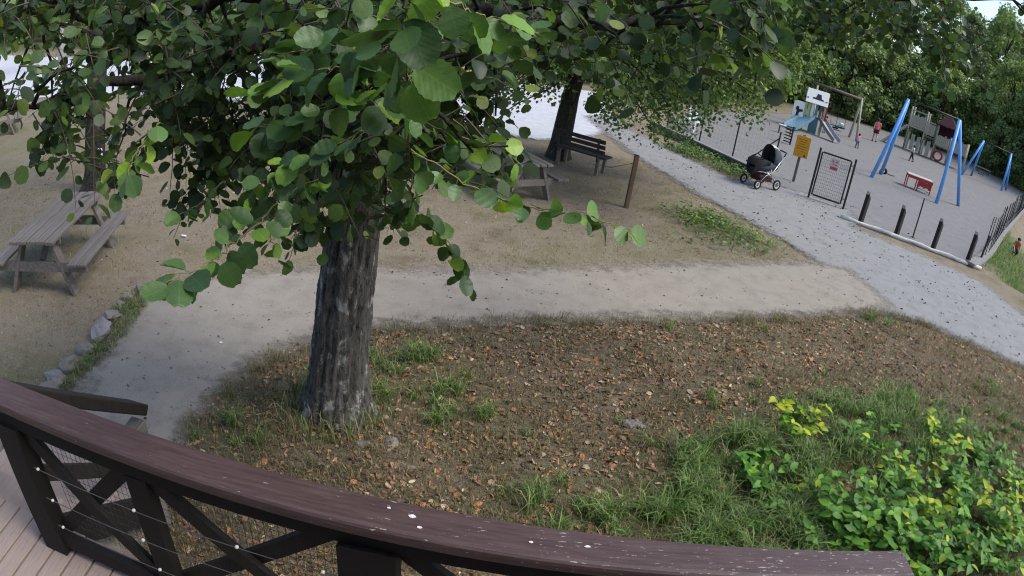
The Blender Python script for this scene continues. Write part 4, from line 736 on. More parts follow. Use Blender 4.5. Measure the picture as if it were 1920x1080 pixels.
CLE = [(5.01,11.30,5.57,0.63), (4.32,11.78,5.10,0.69), (2.81,14.20,3.15,0.70), (4.01,12.70,4.89,0.75), (4.46,12.32,4.44,0.72), (0.23,14.47,3.59,0.69), (3.49,12.04,3.29,0.57), (4.76,15.34,3.89,0.50), (5.39,11.81,5.25,0.51), (-1.51,15.36,1.63,0.74), (4.26,11.71,4.70,0.62), (-0.27,14.27,4.37,0.63), (4.89,10.51,4.64,0.53), (3.22,16.13,2.46,0.63), (1.54,13.59,5.08,0.71), (-1.88,16.14,3.04,0.74), (-1.83,12.34,3.70,0.75), (4.18,12.77,4.96,0.66), (-2.24,15.28,4.15,0.56), (0.03,15.10,2.14,0.71), (3.87,11.81,4.16,0.67), (2.83,14.60,2.48,0.69), (-2.03,15.78,4.20,0.66), (4.84,13.25,5.83,0.48), (-0.87,12.42,4.47,0.55), (-1.50,14.35,2.76,0.67), (5.19,11.61,5.52,0.56), (5.06,14.39,4.07,0.54), (-1.15,15.98,3.26,0.55), (4.10,12.69,3.55,0.67), (4.82,11.86,5.46,0.59), (-0.55,15.15,3.61,0.71), (4.00,15.60,3.54,0.53), (4.20,15.63,4.35,0.53), (-0.15,13.77,4.49,0.67), (0.53,15.49,2.29,0.55), (2.69,11.88,2.97,0.66), (3.17,12.60,2.26,0.52), (2.35,11.87,2.28,0.54), (-1.15,15.26,1.66,0.51), (3.98,10.92,4.62,0.50), (-0.21,12.34,4.59,0.50), (-1.07,13.58,4.38,0.70), (3.69,11.22,4.09,0.74), (-1.91,15.12,4.65,0.65), (4.61,15.28,5.01,0.72), (-1.74,15.25,1.76,0.71), (2.44,15.87,2.07,0.72), (0.06,14.74,4.42,0.60), (4.29,11.52,4.69,0.58), (5.04,11.26,4.74,0.53), (1.38,14.02,1.99,0.55), (-0.46,14.17,4.07,0.54), (-1.17,14.73,2.23,0.64), (-0.02,15.90,3.66,0.55), (1.27,13.39,4.70,0.50), (3.85,11.24,2.85,0.58), (6.09,14.31,6.17,0.51), (2.17,15.29,2.17,0.70), (0.52,12.13,3.44,0.75), (3.91,13.41,4.36,0.64), (0.93,16.01,4.02,0.52), (5.51,12.66,5.07,0.61), (-2.03,13.65,3.66,0.49), (-2.29,14.41,4.57,0.48), (6.07,13.82,5.07,0.49), (2.31,15.93,4.57,0.58), (-0.45,13.11,3.53,0.52), (4.80,15.31,5.30,0.68), (5.70,14.87,4.27,0.74), (-2.43,15.84,3.87,0.63), (5.05,12.21,5.03,0.70), (0.04,15.63,3.71,0.59), (2.85,12.22,4.80,0.74), (-0.53,11.57,4.17,0.50), (1.49,15.84,2.92,0.75), (0.83,13.49,3.48,0.61), (5.26,14.28,5.02,0.71), (1.06,11.91,3.87,0.66), (4.17,12.19,3.96,0.67), (-0.14,16.21,2.34,0.57), (2.78,12.87,3.64,0.72), (0.69,15.25,2.65,0.51), (4.41,12.59,4.81,0.60), (1.32,15.22,3.65,0.56), (-0.67,13.63,2.55,0.63), (-0.63,14.55,2.75,0.65), (5.34,13.05,5.96,0.49), (1.15,15.52,2.93,0.55), (6.13,14.89,4.05,0.60), (2.65,11.54,3.63,0.55), (4.53,12.96,5.38,0.66), (1.44,14.25,3.07,0.51), (-1.87,14.55,3.10,0.63), (4.83,10.91,5.59,0.71), (6.07,14.77,3.89,0.59), (2.84,14.07,2.89,0.59), (3.99,10.95,3.80,0.73), (1.84,16.25,2.39,0.66), (0.12,13.65,3.17,0.53), (-0.71,13.63,2.51,0.60), (0.97,14.60,3.11,0.69), (0.45,14.03,3.25,0.51), (4.93,13.01,4.47,0.62), (2.27,13.88,3.71,0.70), (0.98,11.52,2.79,0.57), (3.55,11.44,3.59,0.58), (1.56,11.95,2.41,0.52), (0.38,15.03,3.79,0.59), (3.54,12.83,4.79,0.69), (1.52,13.54,3.31,0.51), (1.68,12.18,4.88,0.68), (4.72,14.50,2.49,0.59), (-0.48,12.76,4.12,0.73), (1.54,14.00,3.25,0.51), (2.82,14.41,5.47,0.54), (5.67,12.78,4.99,0.51), (0.09,16.16,4.15,0.62), (2.08,13.11,3.48,0.66), (2.02,14.93,3.07,0.65), (-0.42,12.35,2.30,0.63), (5.22,12.21,4.01,0.63), (3.07,13.22,4.58,0.64), (-0.32,16.48,2.44,0.48), (6.52,14.02,5.63,0.61), (1.47,12.77,4.76,0.49), (2.47,13.28,2.83,0.72), (5.19,12.08,5.56,0.53), (-0.26,15.32,2.78,0.74), (2.57,16.03,3.74,0.49), (2.38,14.97,4.17,0.57), (-1.00,16.27,1.65,0.73), (-0.80,13.37,3.77,0.59), (2.99,16.22,1.94,0.68), (3.90,12.39,4.22,0.74), (1.58,15.14,1.74,0.57), (-0.33,14.84,2.67,0.64), (2.67,15.85,4.32,0.62), (5.91,14.04,4.45,0.52), (-1.15,16.22,3.62,0.52), (-1.58,12.67,4.00,0.64), (-1.02,14.38,2.45,0.64), (5.32,15.34,5.15,0.60), (3.43,12.92,2.68,0.70), (-1.77,14.01,3.09,0.50), (3.24,14.60,1.47,0.57), (3.48,14.86,2.29,0.68), (4.85,14.45,4.75,0.61), (0.93,16.34,3.64,0.68), (2.51,14.53,1.48,0.63), (2.77,11.38,3.86,0.60), (0.15,15.14,2.07,0.51), (-0.88,15.43,4.72,0.68), (0.47,12.80,4.38,0.64), (-1.09,12.89,4.51,0.75), (-1.03,16.14,2.60,0.72), (3.57,14.76,3.75,0.72), (1.15,14.12,3.23,0.48), (5.78,14.78,4.00,0.53), (-0.13,12.99,3.43,0.52), (-1.92,12.20,4.02,0.62), (4.19,10.95,5.52,0.74), (-2.34,15.05,4.04,0.64), (1.43,11.97,2.07,0.64), (4.23,11.21,3.63,0.63), (-0.14,12.08,3.78,0.50), (5.69,12.62,5.59,0.66), (5.58,13.49,4.26,0.74), (0.21,11.91,2.73,0.68), (4.50,14.07,3.49,0.74), (-0.50,13.01,3.34,0.61), (4.29,13.08,3.26,0.50), (-0.52,14.78,2.89,0.69), (1.06,12.91,3.15,0.68), (-1.29,15.88,3.47,0.66), (1.91,11.92,3.44,0.49), (5.14,13.52,5.53,0.54), (5.15,11.80,4.96,0.65), (0.56,12.14,4.26,0.57), (5.60,12.37,5.33,0.60), (-1.39,14.63,2.07,0.58), (1.62,14.41,2.10,0.57), (-0.74,14.26,1.80,0.67), (1.17,12.60,3.80,0.61), (4.64,13.48,5.81,0.63), (-0.98,14.22,4.59,0.60), (3.95,12.83,3.82,0.65), (2.72,12.41,4.25,0.72), (2.63,15.69,4.28,0.58), (-0.77,12.89,4.06,0.68)]
up = []
for k in range(40):
    d = rand_dirs(1, -0.2, 1)[0]; up.append((*(np.array((2.4, 15.0, 7.5)) + d * np.array((4.0, 3.0, 3.0)) * RNG.uniform(0.6, 1)), 0.8))
leafy_tree('shade_tree', 'leafy tree with leaning dark trunk right beside the park bench', (0.62, 15.55, 0), [(0, 0, -0.2), (0.02, 0, 0.5), (0.06, 0, 1.6), (0.25, -0.1, 3.2), (0.8, -0.2, 5.0), (1.4, -0.4, 7.5), (1.6, -0.4, 10.5)], [0.26, 0.24, 0.22, 0.20, 0.16, 0.10, 0.03], CLE + up, 17, 0.062, 0.092,
           [(0.055, 0.100, 0.034), (0.095, 0.165, 0.048), (0.15, 0.24, 0.06), (0.22, 0.32, 0.08), (0.32, 0.40, 0.12)], [0.26, 0.28, 0.25, 0.15, 0.06])
CLF = [(-6.52,6.27,3.71,0.59), (-7.12,9.93,2.86,0.58), (-6.61,6.53,4.29,0.51), (-5.27,6.92,4.11,0.69), (-6.82,5.39,4.08,0.60), (-6.35,11.27,3.68,0.64), (-6.21,9.10,3.85,0.58), (-9.77,8.53,3.91,0.58), (-6.34,6.12,3.84,0.52), (-9.99,7.87,4.27,0.63), (-9.54,7.51,4.31,0.52), (-7.11,7.35,4.01,0.75), (-5.21,7.22,3.49,0.55), (-7.48,7.80,3.96,0.61), (-6.13,8.38,3.67,0.51), (-4.59,7.66,3.29,0.55), (-5.30,6.73,3.60,0.73), (-8.79,8.62,3.74,0.73)]
leafy_tree('shade_tree', 'tree with dark trunk behind the far end of the picnic table at left', (-7.75, 8.95, 0), [(0, 0, -0.2), (0, 0.02, 0.5), (0.05, 0.05, 1.8), (0.0, 0.2, 3.5), (-0.3, 0.6, 6.0), (-0.4, 0.8, 9.0)], [0.24, 0.22, 0.19, 0.17, 0.12, 0.04], CLF, 12, 0.08, 0.10, GREENS, GW)
tagc = MB().box((0, 0, 0), (0.09, 0.05, 0.16), bev=0.01).build('paper_cup', 'white_paper'); tagc.location = (-7.40, 8.72, 0.86); tag(tagc, 'small white tag fixed on the trunk behind the picnic table', 'tag')

# --- wood behind the playground: a few kinds, copied
def wood_tree(name, label, h, rw, seed, pal, group, low=0.1, bark='dark_bark', leaf=0.33, n=9000):
    rg = np.random.default_rng(seed); t = thing(name, label, 'tree', (0, 0, 0), 0, group)
    tr = [(0, 0, -0.3), (rg.normal(0, .1), rg.normal(0, .1), h * 0.25), (rg.normal(0, .25), rg.normal(0, .25), h * 0.55), (rg.normal(0, .3), rg.normal(0, .3), h * 0.95)]; rr = 0.018 * h
    m = MB(); m.tube(poly_dense(tr, 4), np.linspace(rr, 0.03, 13), 9, False, 0, 0.08)
    cen = []
    for k in range(46):
        s = low + (1 - low) * (k + rg.uniform(0, 1)) / 46; rad = rw * (math.sin(math.pi * min(0.97, 0.12 + 0.86 * s)) ** 0.55) * rg.uniform(0.45, 1.0); a = rg.uniform(0, 6.28); c_ = np.array((rad * math.cos(a), rad * math.sin(a), s * h)); cen.append((c_, rg.uniform(0.55, 1.15) * rw * 0.33))
        q0 = np.array(tr[1]) + (np.array(tr[3]) - np.array(tr[1])) * max(0, min(1, s - 0.2))
        if k % 2 == 0: m.tube(curve_pts(q0, c_, 0.04, 5), np.linspace(rr * 0.35, 0.015, 5), 4, False)
    m.build('trunk', bark, t, True)
    P, D, Nn, C = [], [], [], []
    for c_, r in cen:
        k = int(n / 46); d = rand_dirs(k); rad = r * RNG.uniform(0.35, 1.0, (k, 1)) ** 0.6; P.append(c_ + d * rad * np.array((1, 1, 0.75))); D.append(rand_dirs(k) + (0, 0, -0.4)); Nn.append(d + np.array((0, 0, 0.7)) + rand_dirs(k) * 0.5)
        base = np.array(pal)[rg.integers(len(pal))]; C.append(np.clip(base * RNG.uniform(0.7, 1.3, (k, 1)), 0, 1))
    P, D, Nn, C = map(np.concatenate, (P, D, Nn, C))
    tag(scatter('foliage', 'far_foliage', t, T_FAR, P, frames(D, Nn), RNG.uniform(0.6, 1.3, len(P)) * leaf, C), kind='stuff'); return t
PA = [(0.17, 0.25, 0.10), (0.23, 0.32, 0.12), (0.29, 0.38, 0.15)]; PB = [(0.16, 0.22, 0.11), (0.20, 0.265, 0.12), (0.25, 0.315, 0.145)]; PC = [(0.31, 0.40, 0.15), (0.37, 0.45, 0.18), (0.26, 0.35, 0.13)]; PD = [(0.11, 0.155, 0.075), (0.15, 0.20, 0.095)]
WL = 'leafy tree in the dense wood behind the playground'; WG = 'trees of the wood behind the playground'
kinds = [wood_tree('wood_tree', WL, 17, 4.6, 1, PA, WG), wood_tree('wood_tree', WL, 15, 4.2, 2, PB, WG), wood_tree('wood_tree', WL, 13, 4.4, 3, PC, WG, 0.06), wood_tree('wood_tree', WL, 18, 4.0, 4, PD, WG, 0.18), wood_tree('wood_tree', WL, 9, 3.6, 5, PA, WG, 0.03, n=7500)]
SPOTS = [(10.5, 40, 0, .95), (14.0, 45, 2, 1.1), (13, 52, 0, 1.1), (17.5, 50.5, 4, 1.0), (21, 57, 1, 1.15), (20, 64, 0, 1.2), (25.0, 58.5, 3, 0.9), (28.0, 63, 0, 1.1), (31, 58.5, 2, 0.75), (35, 62.5, 1, 1.0), (36, 57.5, 4, 0.9), (40.5, 58.5, 2, 0.85), (44, 60, 3, 0.85), (45.5, 54, 4, 1.1), (44.5, 50.5, 2, 0.85), (47, 47, 1, 0.95), (44.0, 43.5, 4, 1.1), (43, 39, 2, 0.8), (44, 34.5, 4, 1.1), (50, 41, 3, 0.95), (52, 50, 0, 0.8), (46, 66, 0, 1.1), (30, 72, 0, 1.2), (38, 70, 1, 1.2), (6.5, 46, 1, 1.0), (56, 36, 4, 1.1), (52, 57, 1, 0.9), (41.0, 47.0, 4, 0.55), (9.5, 36.5, 4, 0.8), (16, 47, 4, 0.8), (23, 55.5, 4, 0.9), (28.5, 56.5, 4, 1.0), (33, 57, 4, 0.9), (39.5, 55.5, 4, 0.9), (44.5, 47, 4, 0.9), (41.8, 41.5, 4, 0.7), (60, 48, 0, 0.9), (58, 58, 0, 1.0), (12, 60, 0, 1.2), (48, 37, 2, 0.9), (56, 67, 0, 1.1), (64, 76, 0, 1.3), (70, 86, 1, 1.5), (72, 66, 0, 1.2), (24, 80, 0, 1.4), (44, 78, 0, 1.3), (6, 62, 1, 1.3)]
used = set()
SPL = {0: 'tree at the left end of the wood, by the playground corner', 1: 'bushy tree behind the playground left of the white play tower', 3: 'low tree directly behind the log swing frame', 6: 'dark slender tree behind the walking adult', 8: 'light green tree between adult and climbing castle', 10: 'low bushy tree right behind the climbing castle', 11: 'light green tree behind the castle roof', 13: 'bushy tree above the small blue swing frame', 14: 'light green tree right of the climbing castle', 16: 'bushy tree at the right end of the playground', 17: 'light green tree above the small blue swing at the right edge', 18: 'low tree at the right edge above the picket fence', 27: 'small bush in front of the wood beside the small blue swing', 28: 'low bush left of the white play tower', 29: 'low bush behind the white play tower', 30: 'low bush behind the toddler and adult', 31: 'low bush behind the tall blue swing', 35: 'small bush beyond the plank bench'}
for ix, (x, y, k, s) in enumerate(SPOTS):
    t = kinds[k] if k not in used else copy_tree(kinds[k]); used.add(k); t['label'] = SPL.get(ix, WL); t.location = (x, y, -0.1); t.rotation_euler = (0, 0, random.uniform(0, 6.28)); t.scale = (s * random.uniform(.92, 1.08), s * random.uniform(.92, 1.08), s)
for t in kinds:
    if t.location.length < 0.5: bpy.data.objects.remove(t)
HL = 'green tree in the row beyond the bright gravel yard'; HG = 'trees beyond the gravel yard'
hk = [wood_tree('yard_tree', HL, 8, 3.0, 11, PC, HG, 0.04, n=6500), wood_tree('yard_tree', HL, 11, 3.6, 12, PA, HG, 0.05, n=7500)]
used = set()
for k, (x, y, s) in enumerate([(-46, 41, 1.2), (-40, 43, 1.0), (-33, 41, 0.9), (-27, 37.5, 1.0), (-22, 40, 1.2), (-17, 36, 0.9), (-12, 37.5, 1.1), (-7.5, 34.5, 0.85), (-3, 36.5, 1.05), (1.5, 36, 0.95), (5.0, 38.5, 1.0), (-52, 50, 1.5), (-30, 52, 1.6), (-10, 48, 1.5), (3, 47, 1.4)]):
    i = k % 2; t = hk[i] if i not in used else copy_tree(hk[i]); used.add(i); t.location = (x, y, 0); t.rotation_euler = (0, 0, random.uniform(0, 6.28)); t.scale = (s, s, s)
pb = thing('birch_tree', 'pale slender trunk standing by the gravel yard at far left', 'tree', (-22.5, 23.5, 0)); MB().tube([(0, 0, -0.2), (0.1, 0, 2), (0.05, 0.1, 5), (0.3, 0, 9)], [0.24, 0.2, 0.15, 0.05], 12).build('trunk', 'pale_bark', pb, True)
cl = [(*(np.array((-22.4, 23.5, 6.2)) + rand_dirs(1, -0.6, 1)[0] * (2.0, 2.0, 2.0)), 0.6) for k in range(14)]; P, D, Nn, S = clump_leaves(cl, (-22.5, 23.5, 5), 14, 0.09, 0.12)
tag(scatter('foliage', 'far_foliage', pb, T_FAR, P - np.array((-22.5, 23.5, 0)), frames(D, Nn), S, pick(PC, len(P))), kind='stuff')

# ---------------------------------------------------------------- grass, weeds, fallen leaves
def blades(name, label, P, hmin, hmax, wd, pal, wts, lean=0.45):
    n = len(P); a = RNG.uniform(0, 6.283, n); h = RNG.uniform(hmin, hmax, n) if np.isscalar(hmin) else hmin
    V0 = np.array([(-1, 0, 0), (1, 0, 0), (-0.9, 0.14, 0.5), (0.9, 0.14, 0.5), (-0.65, 0.48, 0.84), (0.65, 0.48, 0.84), (-0.1, 1.0, 0.78), (0.1, 1.0, 0.78)]); F0 = np.array([(0, 1, 3, 2), (2, 3, 5, 4), (4, 5, 7, 6)])
    c, s = np.cos(a), np.sin(a); R = np.zeros((n, 3, 3)); R[:, 0, 0] = c; R[:, 0, 1] = -s; R[:, 1, 0] = s; R[:, 1, 1] = c; R[:, 2, 2] = 1
    S = np.stack([np.full(n, wd) * RNG.uniform(0.7, 1.3, n), h * RNG.uniform(0.3, 2 * lean + 0.3, n), h], 1)
    o = scatter(name, 'blade', None, (V0, F0), P, R, S, pick(pal, n, 0.3, wts)); return tag(o, label, 'grass', kind='stuff')
def ground_pts(n, x0, x1, y0, y1, fn):
    out = []; tot = 0
    while tot < n:
        q = np.stack([RNG.uniform(x0, x1, 4 * n), RNG.uniform(y0, y1, 4 * n)], 1); q = q[RNG.random(len(q)) < fn(q)]; out.append(q); tot += len(q)
        if len(out) > 40: break
    q = np.concatenate(out)[:n]; return np.column_stack([q, hgt(q)])
STRAW = [(0.27, 0.205, 0.12), (0.19, 0.145, 0.085), (0.16, 0.155, 0.065), (0.11, 0.135, 0.045), (0.38, 0.30, 0.19)]
LUSH = [(0.085, 0.155, 0.040), (0.13, 0.22, 0.055), (0.18, 0.29, 0.075), (0.25, 0.34, 0.10), (0.32, 0.29, 0.15)]
def patch(q, f=1.0): return 0.5 + 0.5 * np.sin(2.3 * f * q[:, 0] + 1.1 * np.sin(1.9 * f * q[:, 1])) * np.sin(2.9 * f * q[:, 1] + 1.3 * np.sin(2.2 * f * q[:, 0]))
inb = lambda q: sdist(q, BANK)
blades('dry_bank_grass', 'short dry olive grass covering the leaf-littered bank', ground_pts(75000, -2.8, 10.5, 2.2, 9.2, lambda q: np.where(inb(q) > 0.05, (0.3 + 0.7 * patch(q, 1.4)) * np.clip(3.2 / q[:, 1], 0, 1) ** 1.3, 0)), 0.025, 0.10, 0.0030, STRAW, [0.22, 0.22, 0.26, 0.22, 0.08])
edge = ground_pts(3500, -2.8, 11, 2.6, 9.4, lambda q: np.where(np.abs(inb(q) - 0.08) < 0.12, 0.15 + 0.85 * (patch(q, 2.2) > 0.55), 0)); blades('edge_grass', 'wispy straw grass fringing the edge of the path', edge, 0.05, 0.20, 0.0022, STRAW, [0.3, 0.2, 0.2, 0.2, 0.1])
tc = ground_pts(760, -2.8, 7.5, 2.2, 8.6, lambda q: np.where(inb(q) > 0.1, np.clip(green(q) * 1.0 - 0.12, 0, 1) ** 1.5 * (0.04 + 0.96 * (patch(q, 2.4) > 0.55)) * (1 - 0.75 * sstep(3.2, 4.0, q[:, 0]) * sstep(5.0, 4.4, q[:, 1])), 0)); k = 26
tp_ = np.repeat(tc, k, 0) + np.column_stack([RNG.normal(0, 0.035, (len(tc) * k, 2)), np.zeros(len(tc) * k)]); hh = np.repeat(RNG.uniform(0.08, 0.26, len(tc)) * np.clip(0.45 + green(tc[:, :2]), 0.5, 1.1), k) * RNG.uniform(0.55, 1.1, len(tp_))
blades('lush_grass', 'long green tufted grass on the bank below the railing', tp_, hh, 0, 0.0042, LUSH, [0.28, 0.32, 0.22, 0.12, 0.06], 0.6)
blades('lawn_grass', 'sparse worn dry grass beyond the side path', ground_pts(30000, -11, 6.5, 2.6, 16.5, lambda q: np.where((inb(q) < -0.1) & (sdist(q, PATH1) < -0.1) & (sdist(q, PATH2) < -0.05), 0.06 + 0.6 * patch(q, 0.8) ** 2 + green(q), 0)), 0.015, 0.05, 0.003, [(0.34, 0.27, 0.17), (0.28, 0.225, 0.14), (0.22, 0.20, 0.10), (0.42, 0.35, 0.24)], None)
wv = ground_pts(6500, 3.2, 20, 10.5, 22.5, lambda q: np.where((sdist(q, PATH2) < 0.02) & (sdist(q, PLAY) < 0.0), np.clip(green(q) - 0.2, 0, 1), 0)); blades('verge_grass', 'green grass along the playground kerb and the low slope', wv, 0.05, 0.20, 0.006, LUSH, [0.3, 0.3, 0.2, 0.1, 0.1])
tree_tuft = ground_pts(500, -2.1, -0.7, 3.8, 5.2, lambda q: np.where(np.abs(np.hypot(q[:, 0] + 1.38, q[:, 1] - 4.34) - 0.42) < 0.12, 0.8, 0)); blades('trunk_grass', 'straggly dark grass around the foot of the alder trunk', tree_tuft, 0.08, 0.26, 0.003, LUSH + STRAW[:2], None)
T_DEAD = leaf_template([0, .3, .7, 1.0], (-1, 0, 1), 0.34, 0.0, 0.9, 0.0, 0.6)
def dead(name, label, P, s0, s1, pal, wts, tilt=0.5, lift=0.008):
    n = len(P); D = rand_dirs(n, -0.25, 0.25); Nn = np.array((0, 0, 1.0)) + rand_dirs(n) * tilt; P = P.copy(); P[:, 2] += lift
    return tag(scatter(name, 'litter', None, T_DEAD, P, frames(D, Nn), RNG.uniform(s0, s1, (n, 1)) * np.stack([RNG.uniform(0.5, 1.2, n), np.ones(n), RNG.uniform(-0.5, 1.4, n)], 1), pick(pal, n, 0.35, wts)), label, 'leaves', kind='stuff')
DEAD = [(0.40, 0.25, 0.15), (0.30, 0.18, 0.105), (0.18, 0.115, 0.07), (0.52, 0.40, 0.28), (0.07, 0.05, 0.035), (0.48, 0.22, 0.10)]
DWt = [0.26, 0.20, 0.13, 0.14, 0.09, 0.18]
lit = lambda q: np.where(inb(q) > 0.0, 0.12 + 0.25 * patch(q, 2.6) ** 2 + 0.8 * np.exp(-((q[:, 0] - 2.2) ** 2 / 9 + (q[:, 1] - 5.8) ** 2 / 5)) * (0.08 + 0.92 * patch(q, 1.9) ** 2 * (0.4 + 0.6 * patch(q, 5.0))), 0) * (1 - 0.6 * np.clip(green(q), 0, 1))
dead('fallen_leaves', 'curled brown fallen leaves scattered over the bank', ground_pts(17000, -2.8, 10.5, 2.2, 9.2, lambda q: lit(q) * np.clip(4.0 / q[:, 1], 0, 1) ** 0.5), 0.020, 0.078, DEAD, DWt)
cq = ground_pts(26000, -2.8, 10.5, 2.2, 9.2, lambda q: np.where(inb(q) > 0.0, (0.4 + 0.6 * patch(q, 3.1)) * np.clip(3.6 / q[:, 1], 0, 1), 0)); cq[:, 2] += RNG.uniform(0.002, 0.012, len(cq))
tag(scatter('litter_crumbs', 'litter', None, T_FAR, cq, frames(rand_dirs(len(cq), -0.3, 0.3), np.array((0, 0, 1.0)) + rand_dirs(len(cq)) * 0.5), RNG.uniform(0.008, 0.026, (len(cq), 1)) * np.stack([RNG.uniform(0.25, 1.0, len(cq)), np.ones(len(cq)), np.ones(len(cq))], 1), pick(DEAD + [(0.05, 0.04, 0.03), (0.30, 0.26, 0.19)], len(cq), 0.35)), 'crumbs of broken leaves and twigs on the bank', 'litter', kind='stuff')
dead('lawn_litter', 'small brown leaves strewn on the worn lawn', ground_pts(2600, -10, 6.2, 2.8, 15.5, lambda q: np.where((inb(q) < -0.05) & (sdist(q, PATH1) < 0.0) & (sdist(q, PATH2) < 0.0), 0.5, 0)), 0.02, 0.05, DEAD, DWt)
dead('path_debris', 'dark bits of leaf scattered on the wide gravel path', ground_pts(520, 1.5, 13, 6.5, 21, lambda q: np.where(sdist(q, PATH2) > 0.05, 1.0, 0)) + np.array((0, 0, 0.04)), 0.025, 0.075, [(0.03, 0.025, 0.02), (0.06, 0.045, 0.03), (0.11, 0.08, 0.05)], None)
dead('side_path_debris', 'few small leaves lying on the side path', ground_pts(170, -4.3, 6, 2.6, 10.5, lambda q: np.where(sdist(q, PATH1) > 0.03, 1.0, 0)) + np.array((0, 0, 0.04)), 0.015, 0.045, [(0.05, 0.04, 0.03), (0.12, 0.08, 0.05), (0.25, 0.20, 0.14)], None)
T_PEB = (np.array([(1, 0, 0.1), (0.2, 0.9, 0), (-0.9, 0.25, 0.05), (-0.3, -0.85, 0), (0.1, 0.0, 0.6)]), np.array([(0, 1, 4), (1, 2, 4), (2, 3, 4), (3, 0, 4)]))
for nm_, lab_, pl_, cnt_, x0, x1, y0, y1 in (('side_path_pebbles', 'small loose stones along the worn side path', PATH1, 2600, -4.8, 7, 2.2, 11.2), ('main_path_pebbles', 'small loose stones on the wide gravel path', PATH2, 2600, 1.5, 14, 6.0, 20)):
    pq = ground_pts(cnt_, x0, x1, y0, y1, lambda q: np.where(sdist(q, pl_) > -0.22, 0.12 + 0.88 * np.exp(-(sdist(q, pl_) / 0.16) ** 2), 0)); pq[:, 2] = np.maximum(pq[:, 2], 0.024)
    aa = RNG.uniform(0, 6.283, len(pq)); tag(scatter(nm_, 'litter', None, T_PEB, pq, frames(np.stack([np.cos(aa), np.sin(aa), 0 * aa], 1), np.tile((0, 0, 1.0), (len(pq), 1))), RNG.uniform(0.004, 0.017, len(pq)), pick([(0.22, 0.20, 0.18), (0.34, 0.32, 0.30), (0.13, 0.11, 0.095), (0.27, 0.23, 0.19)], len(pq), 0.3), smooth=False), lab_, 'gravel', kind='stuff')
dead('play_debris', 'scattered dark leaf bits on the playground gravel', ground_pts(140, 5, 24, 13.5, 34, lambda q: np.where(sdist(q, PLAY) > 0.1, 1.0, 0)) + np.array((0, 0, 0.03)), 0.04, 0.09, [(0.05, 0.04, 0.035), (0.10, 0.08, 0.06)], None)
wp = ground_pts(2600, 2.6, 7.2, 10.6, 20.5, lambda q: np.where((sdist(q, PATH2) < 0.0) & (sdist(q, PLAY) < -0.1), np.clip(green(q) - 0.15, 0, 1) ** 1.3, 0)); wp[:, 2] += RNG.uniform(0.02, 0.22, len(wp))
tag(scatter('low_weeds', 'foliage', None, T_FAR, wp, frames(rand_dirs(len(wp), -0.3, 0.5), np.array((0, 0, 1.0)) + rand_dirs(len(wp)) * 0.6), RNG.uniform(0.04, 0.10, len(wp)), pick(GREENS[2:] + LUSH[:2], len(wp), 0.3)), 'low broad-leaved weeds along the path verge', 'weeds', kind='stuff')
sw_ = ground_pts(420, -4.75, -4.1, 3.5, 6.2, lambda q: np.where(np.abs(sdist(q, PATH1)) < 0.16, 1.0, 0)); blades('stone_weeds', 'green weeds growing between the edging stones', np.repeat(sw_, 5, 0) + RNG.normal(0, 0.02, (len(sw_) * 5, 3)) * (1, 1, 0), 0.04, 0.14, 0.004, LUSH + STRAW[:2], None)

# --- leafy shrubs below the railing
SHL = leaf_mesh('leaf', T_OVAL, 'shrub_leaf', 1.0); SHY = leaf_mesh('leaf', T_OVAL, 'shrub_leaf_yellow', 1.0)
SHRUBS = [((2.444, 4.158, 0.250), .36, 0, 'low green shrub standing apart at the left of the shrub patch'), ((3.046, 4.885, 0.250), .42, 1, 'small shrub with yellow-green tip highest up the bank'), ((3.919, 4.753, 0.250), .38, 0, 'dark green low shrub in the grass above the shrub patch'), ((5.097, 4.880, 0.300), .48, 1, 'bright yellow-green shrub at the top right of the patch'), ((5.808, 4.711, 0.300), .45, 0, 'deep green shrub beside the yellow-green one, upper right'),
          ((2.885, 3.955, 0.200), .22, 1, 'tiny yellow-leaved sprig in the grass'), ((3.103, 3.713, 0.300), .48, 0, 'green shrub at the left side of the dense patch'), ((3.566, 3.706, 0.350), .58, 0, 'bushy green shrub in the middle of the patch'), ((3.874, 3.380, 0.350), .55, 0, 'broad green shrub just above the railing corner'), ((4.283, 3.749, 0.350), .56, 1, 'yellow-leaved shrub in the middle of the dense patch'),
          ((4.946, 3.911, 0.350), .60, 0, 'tall green shrub right of the yellow-leaved one'), ((5.131, 3.524, 0.350), .60, 1, 'yellowish shrub near the right edge of the picture'), ((3.352, 3.142, 0.300), .45, 0, 'green shrub directly behind the end of the railing'), ((4.085, 2.987, 0.350), .52, 0, 'dark green shrub at the bottom right of the patch'), ((4.736, 2.930, 0.350), .55, 0, 'dark shrub in the bottom right corner'), ((6.064, 4.199, 0.300), .42, 0, 'small shrub at the right edge above the dark gap'),
          ((3.162, 3.406, 0.300), .48, 0, 'green shrub right above the railing at its end'), ((4.091, 4.172, 0.300), .45, 0, 'mid green shrub between the yellow-leaved shrub and the grass'), ((4.970, 4.224, 0.350), .5, 0, 'dark green shrub under the bright yellow-green one'), ((3.633, 3.016, 0.350), .5, 0, 'green shrub right of the railing corner'), ((5.351, 3.181, 0.350), .6, 1, 'yellow-green shrub at the right picture edge'), ((2.892, 3.373, 0.200), .36, 0, 'low green plant hugging the railing'), ((2.475, 3.892, 0.200), .3, 0, 'low leafy plant in the long grass'), ((3.487, 3.387, 0.350), .55, 0, 'light green shrub filling the middle of the patch'), ((4.604, 3.237, 0.350), .6, 0, 'shaded green shrub left of the dark corner')]
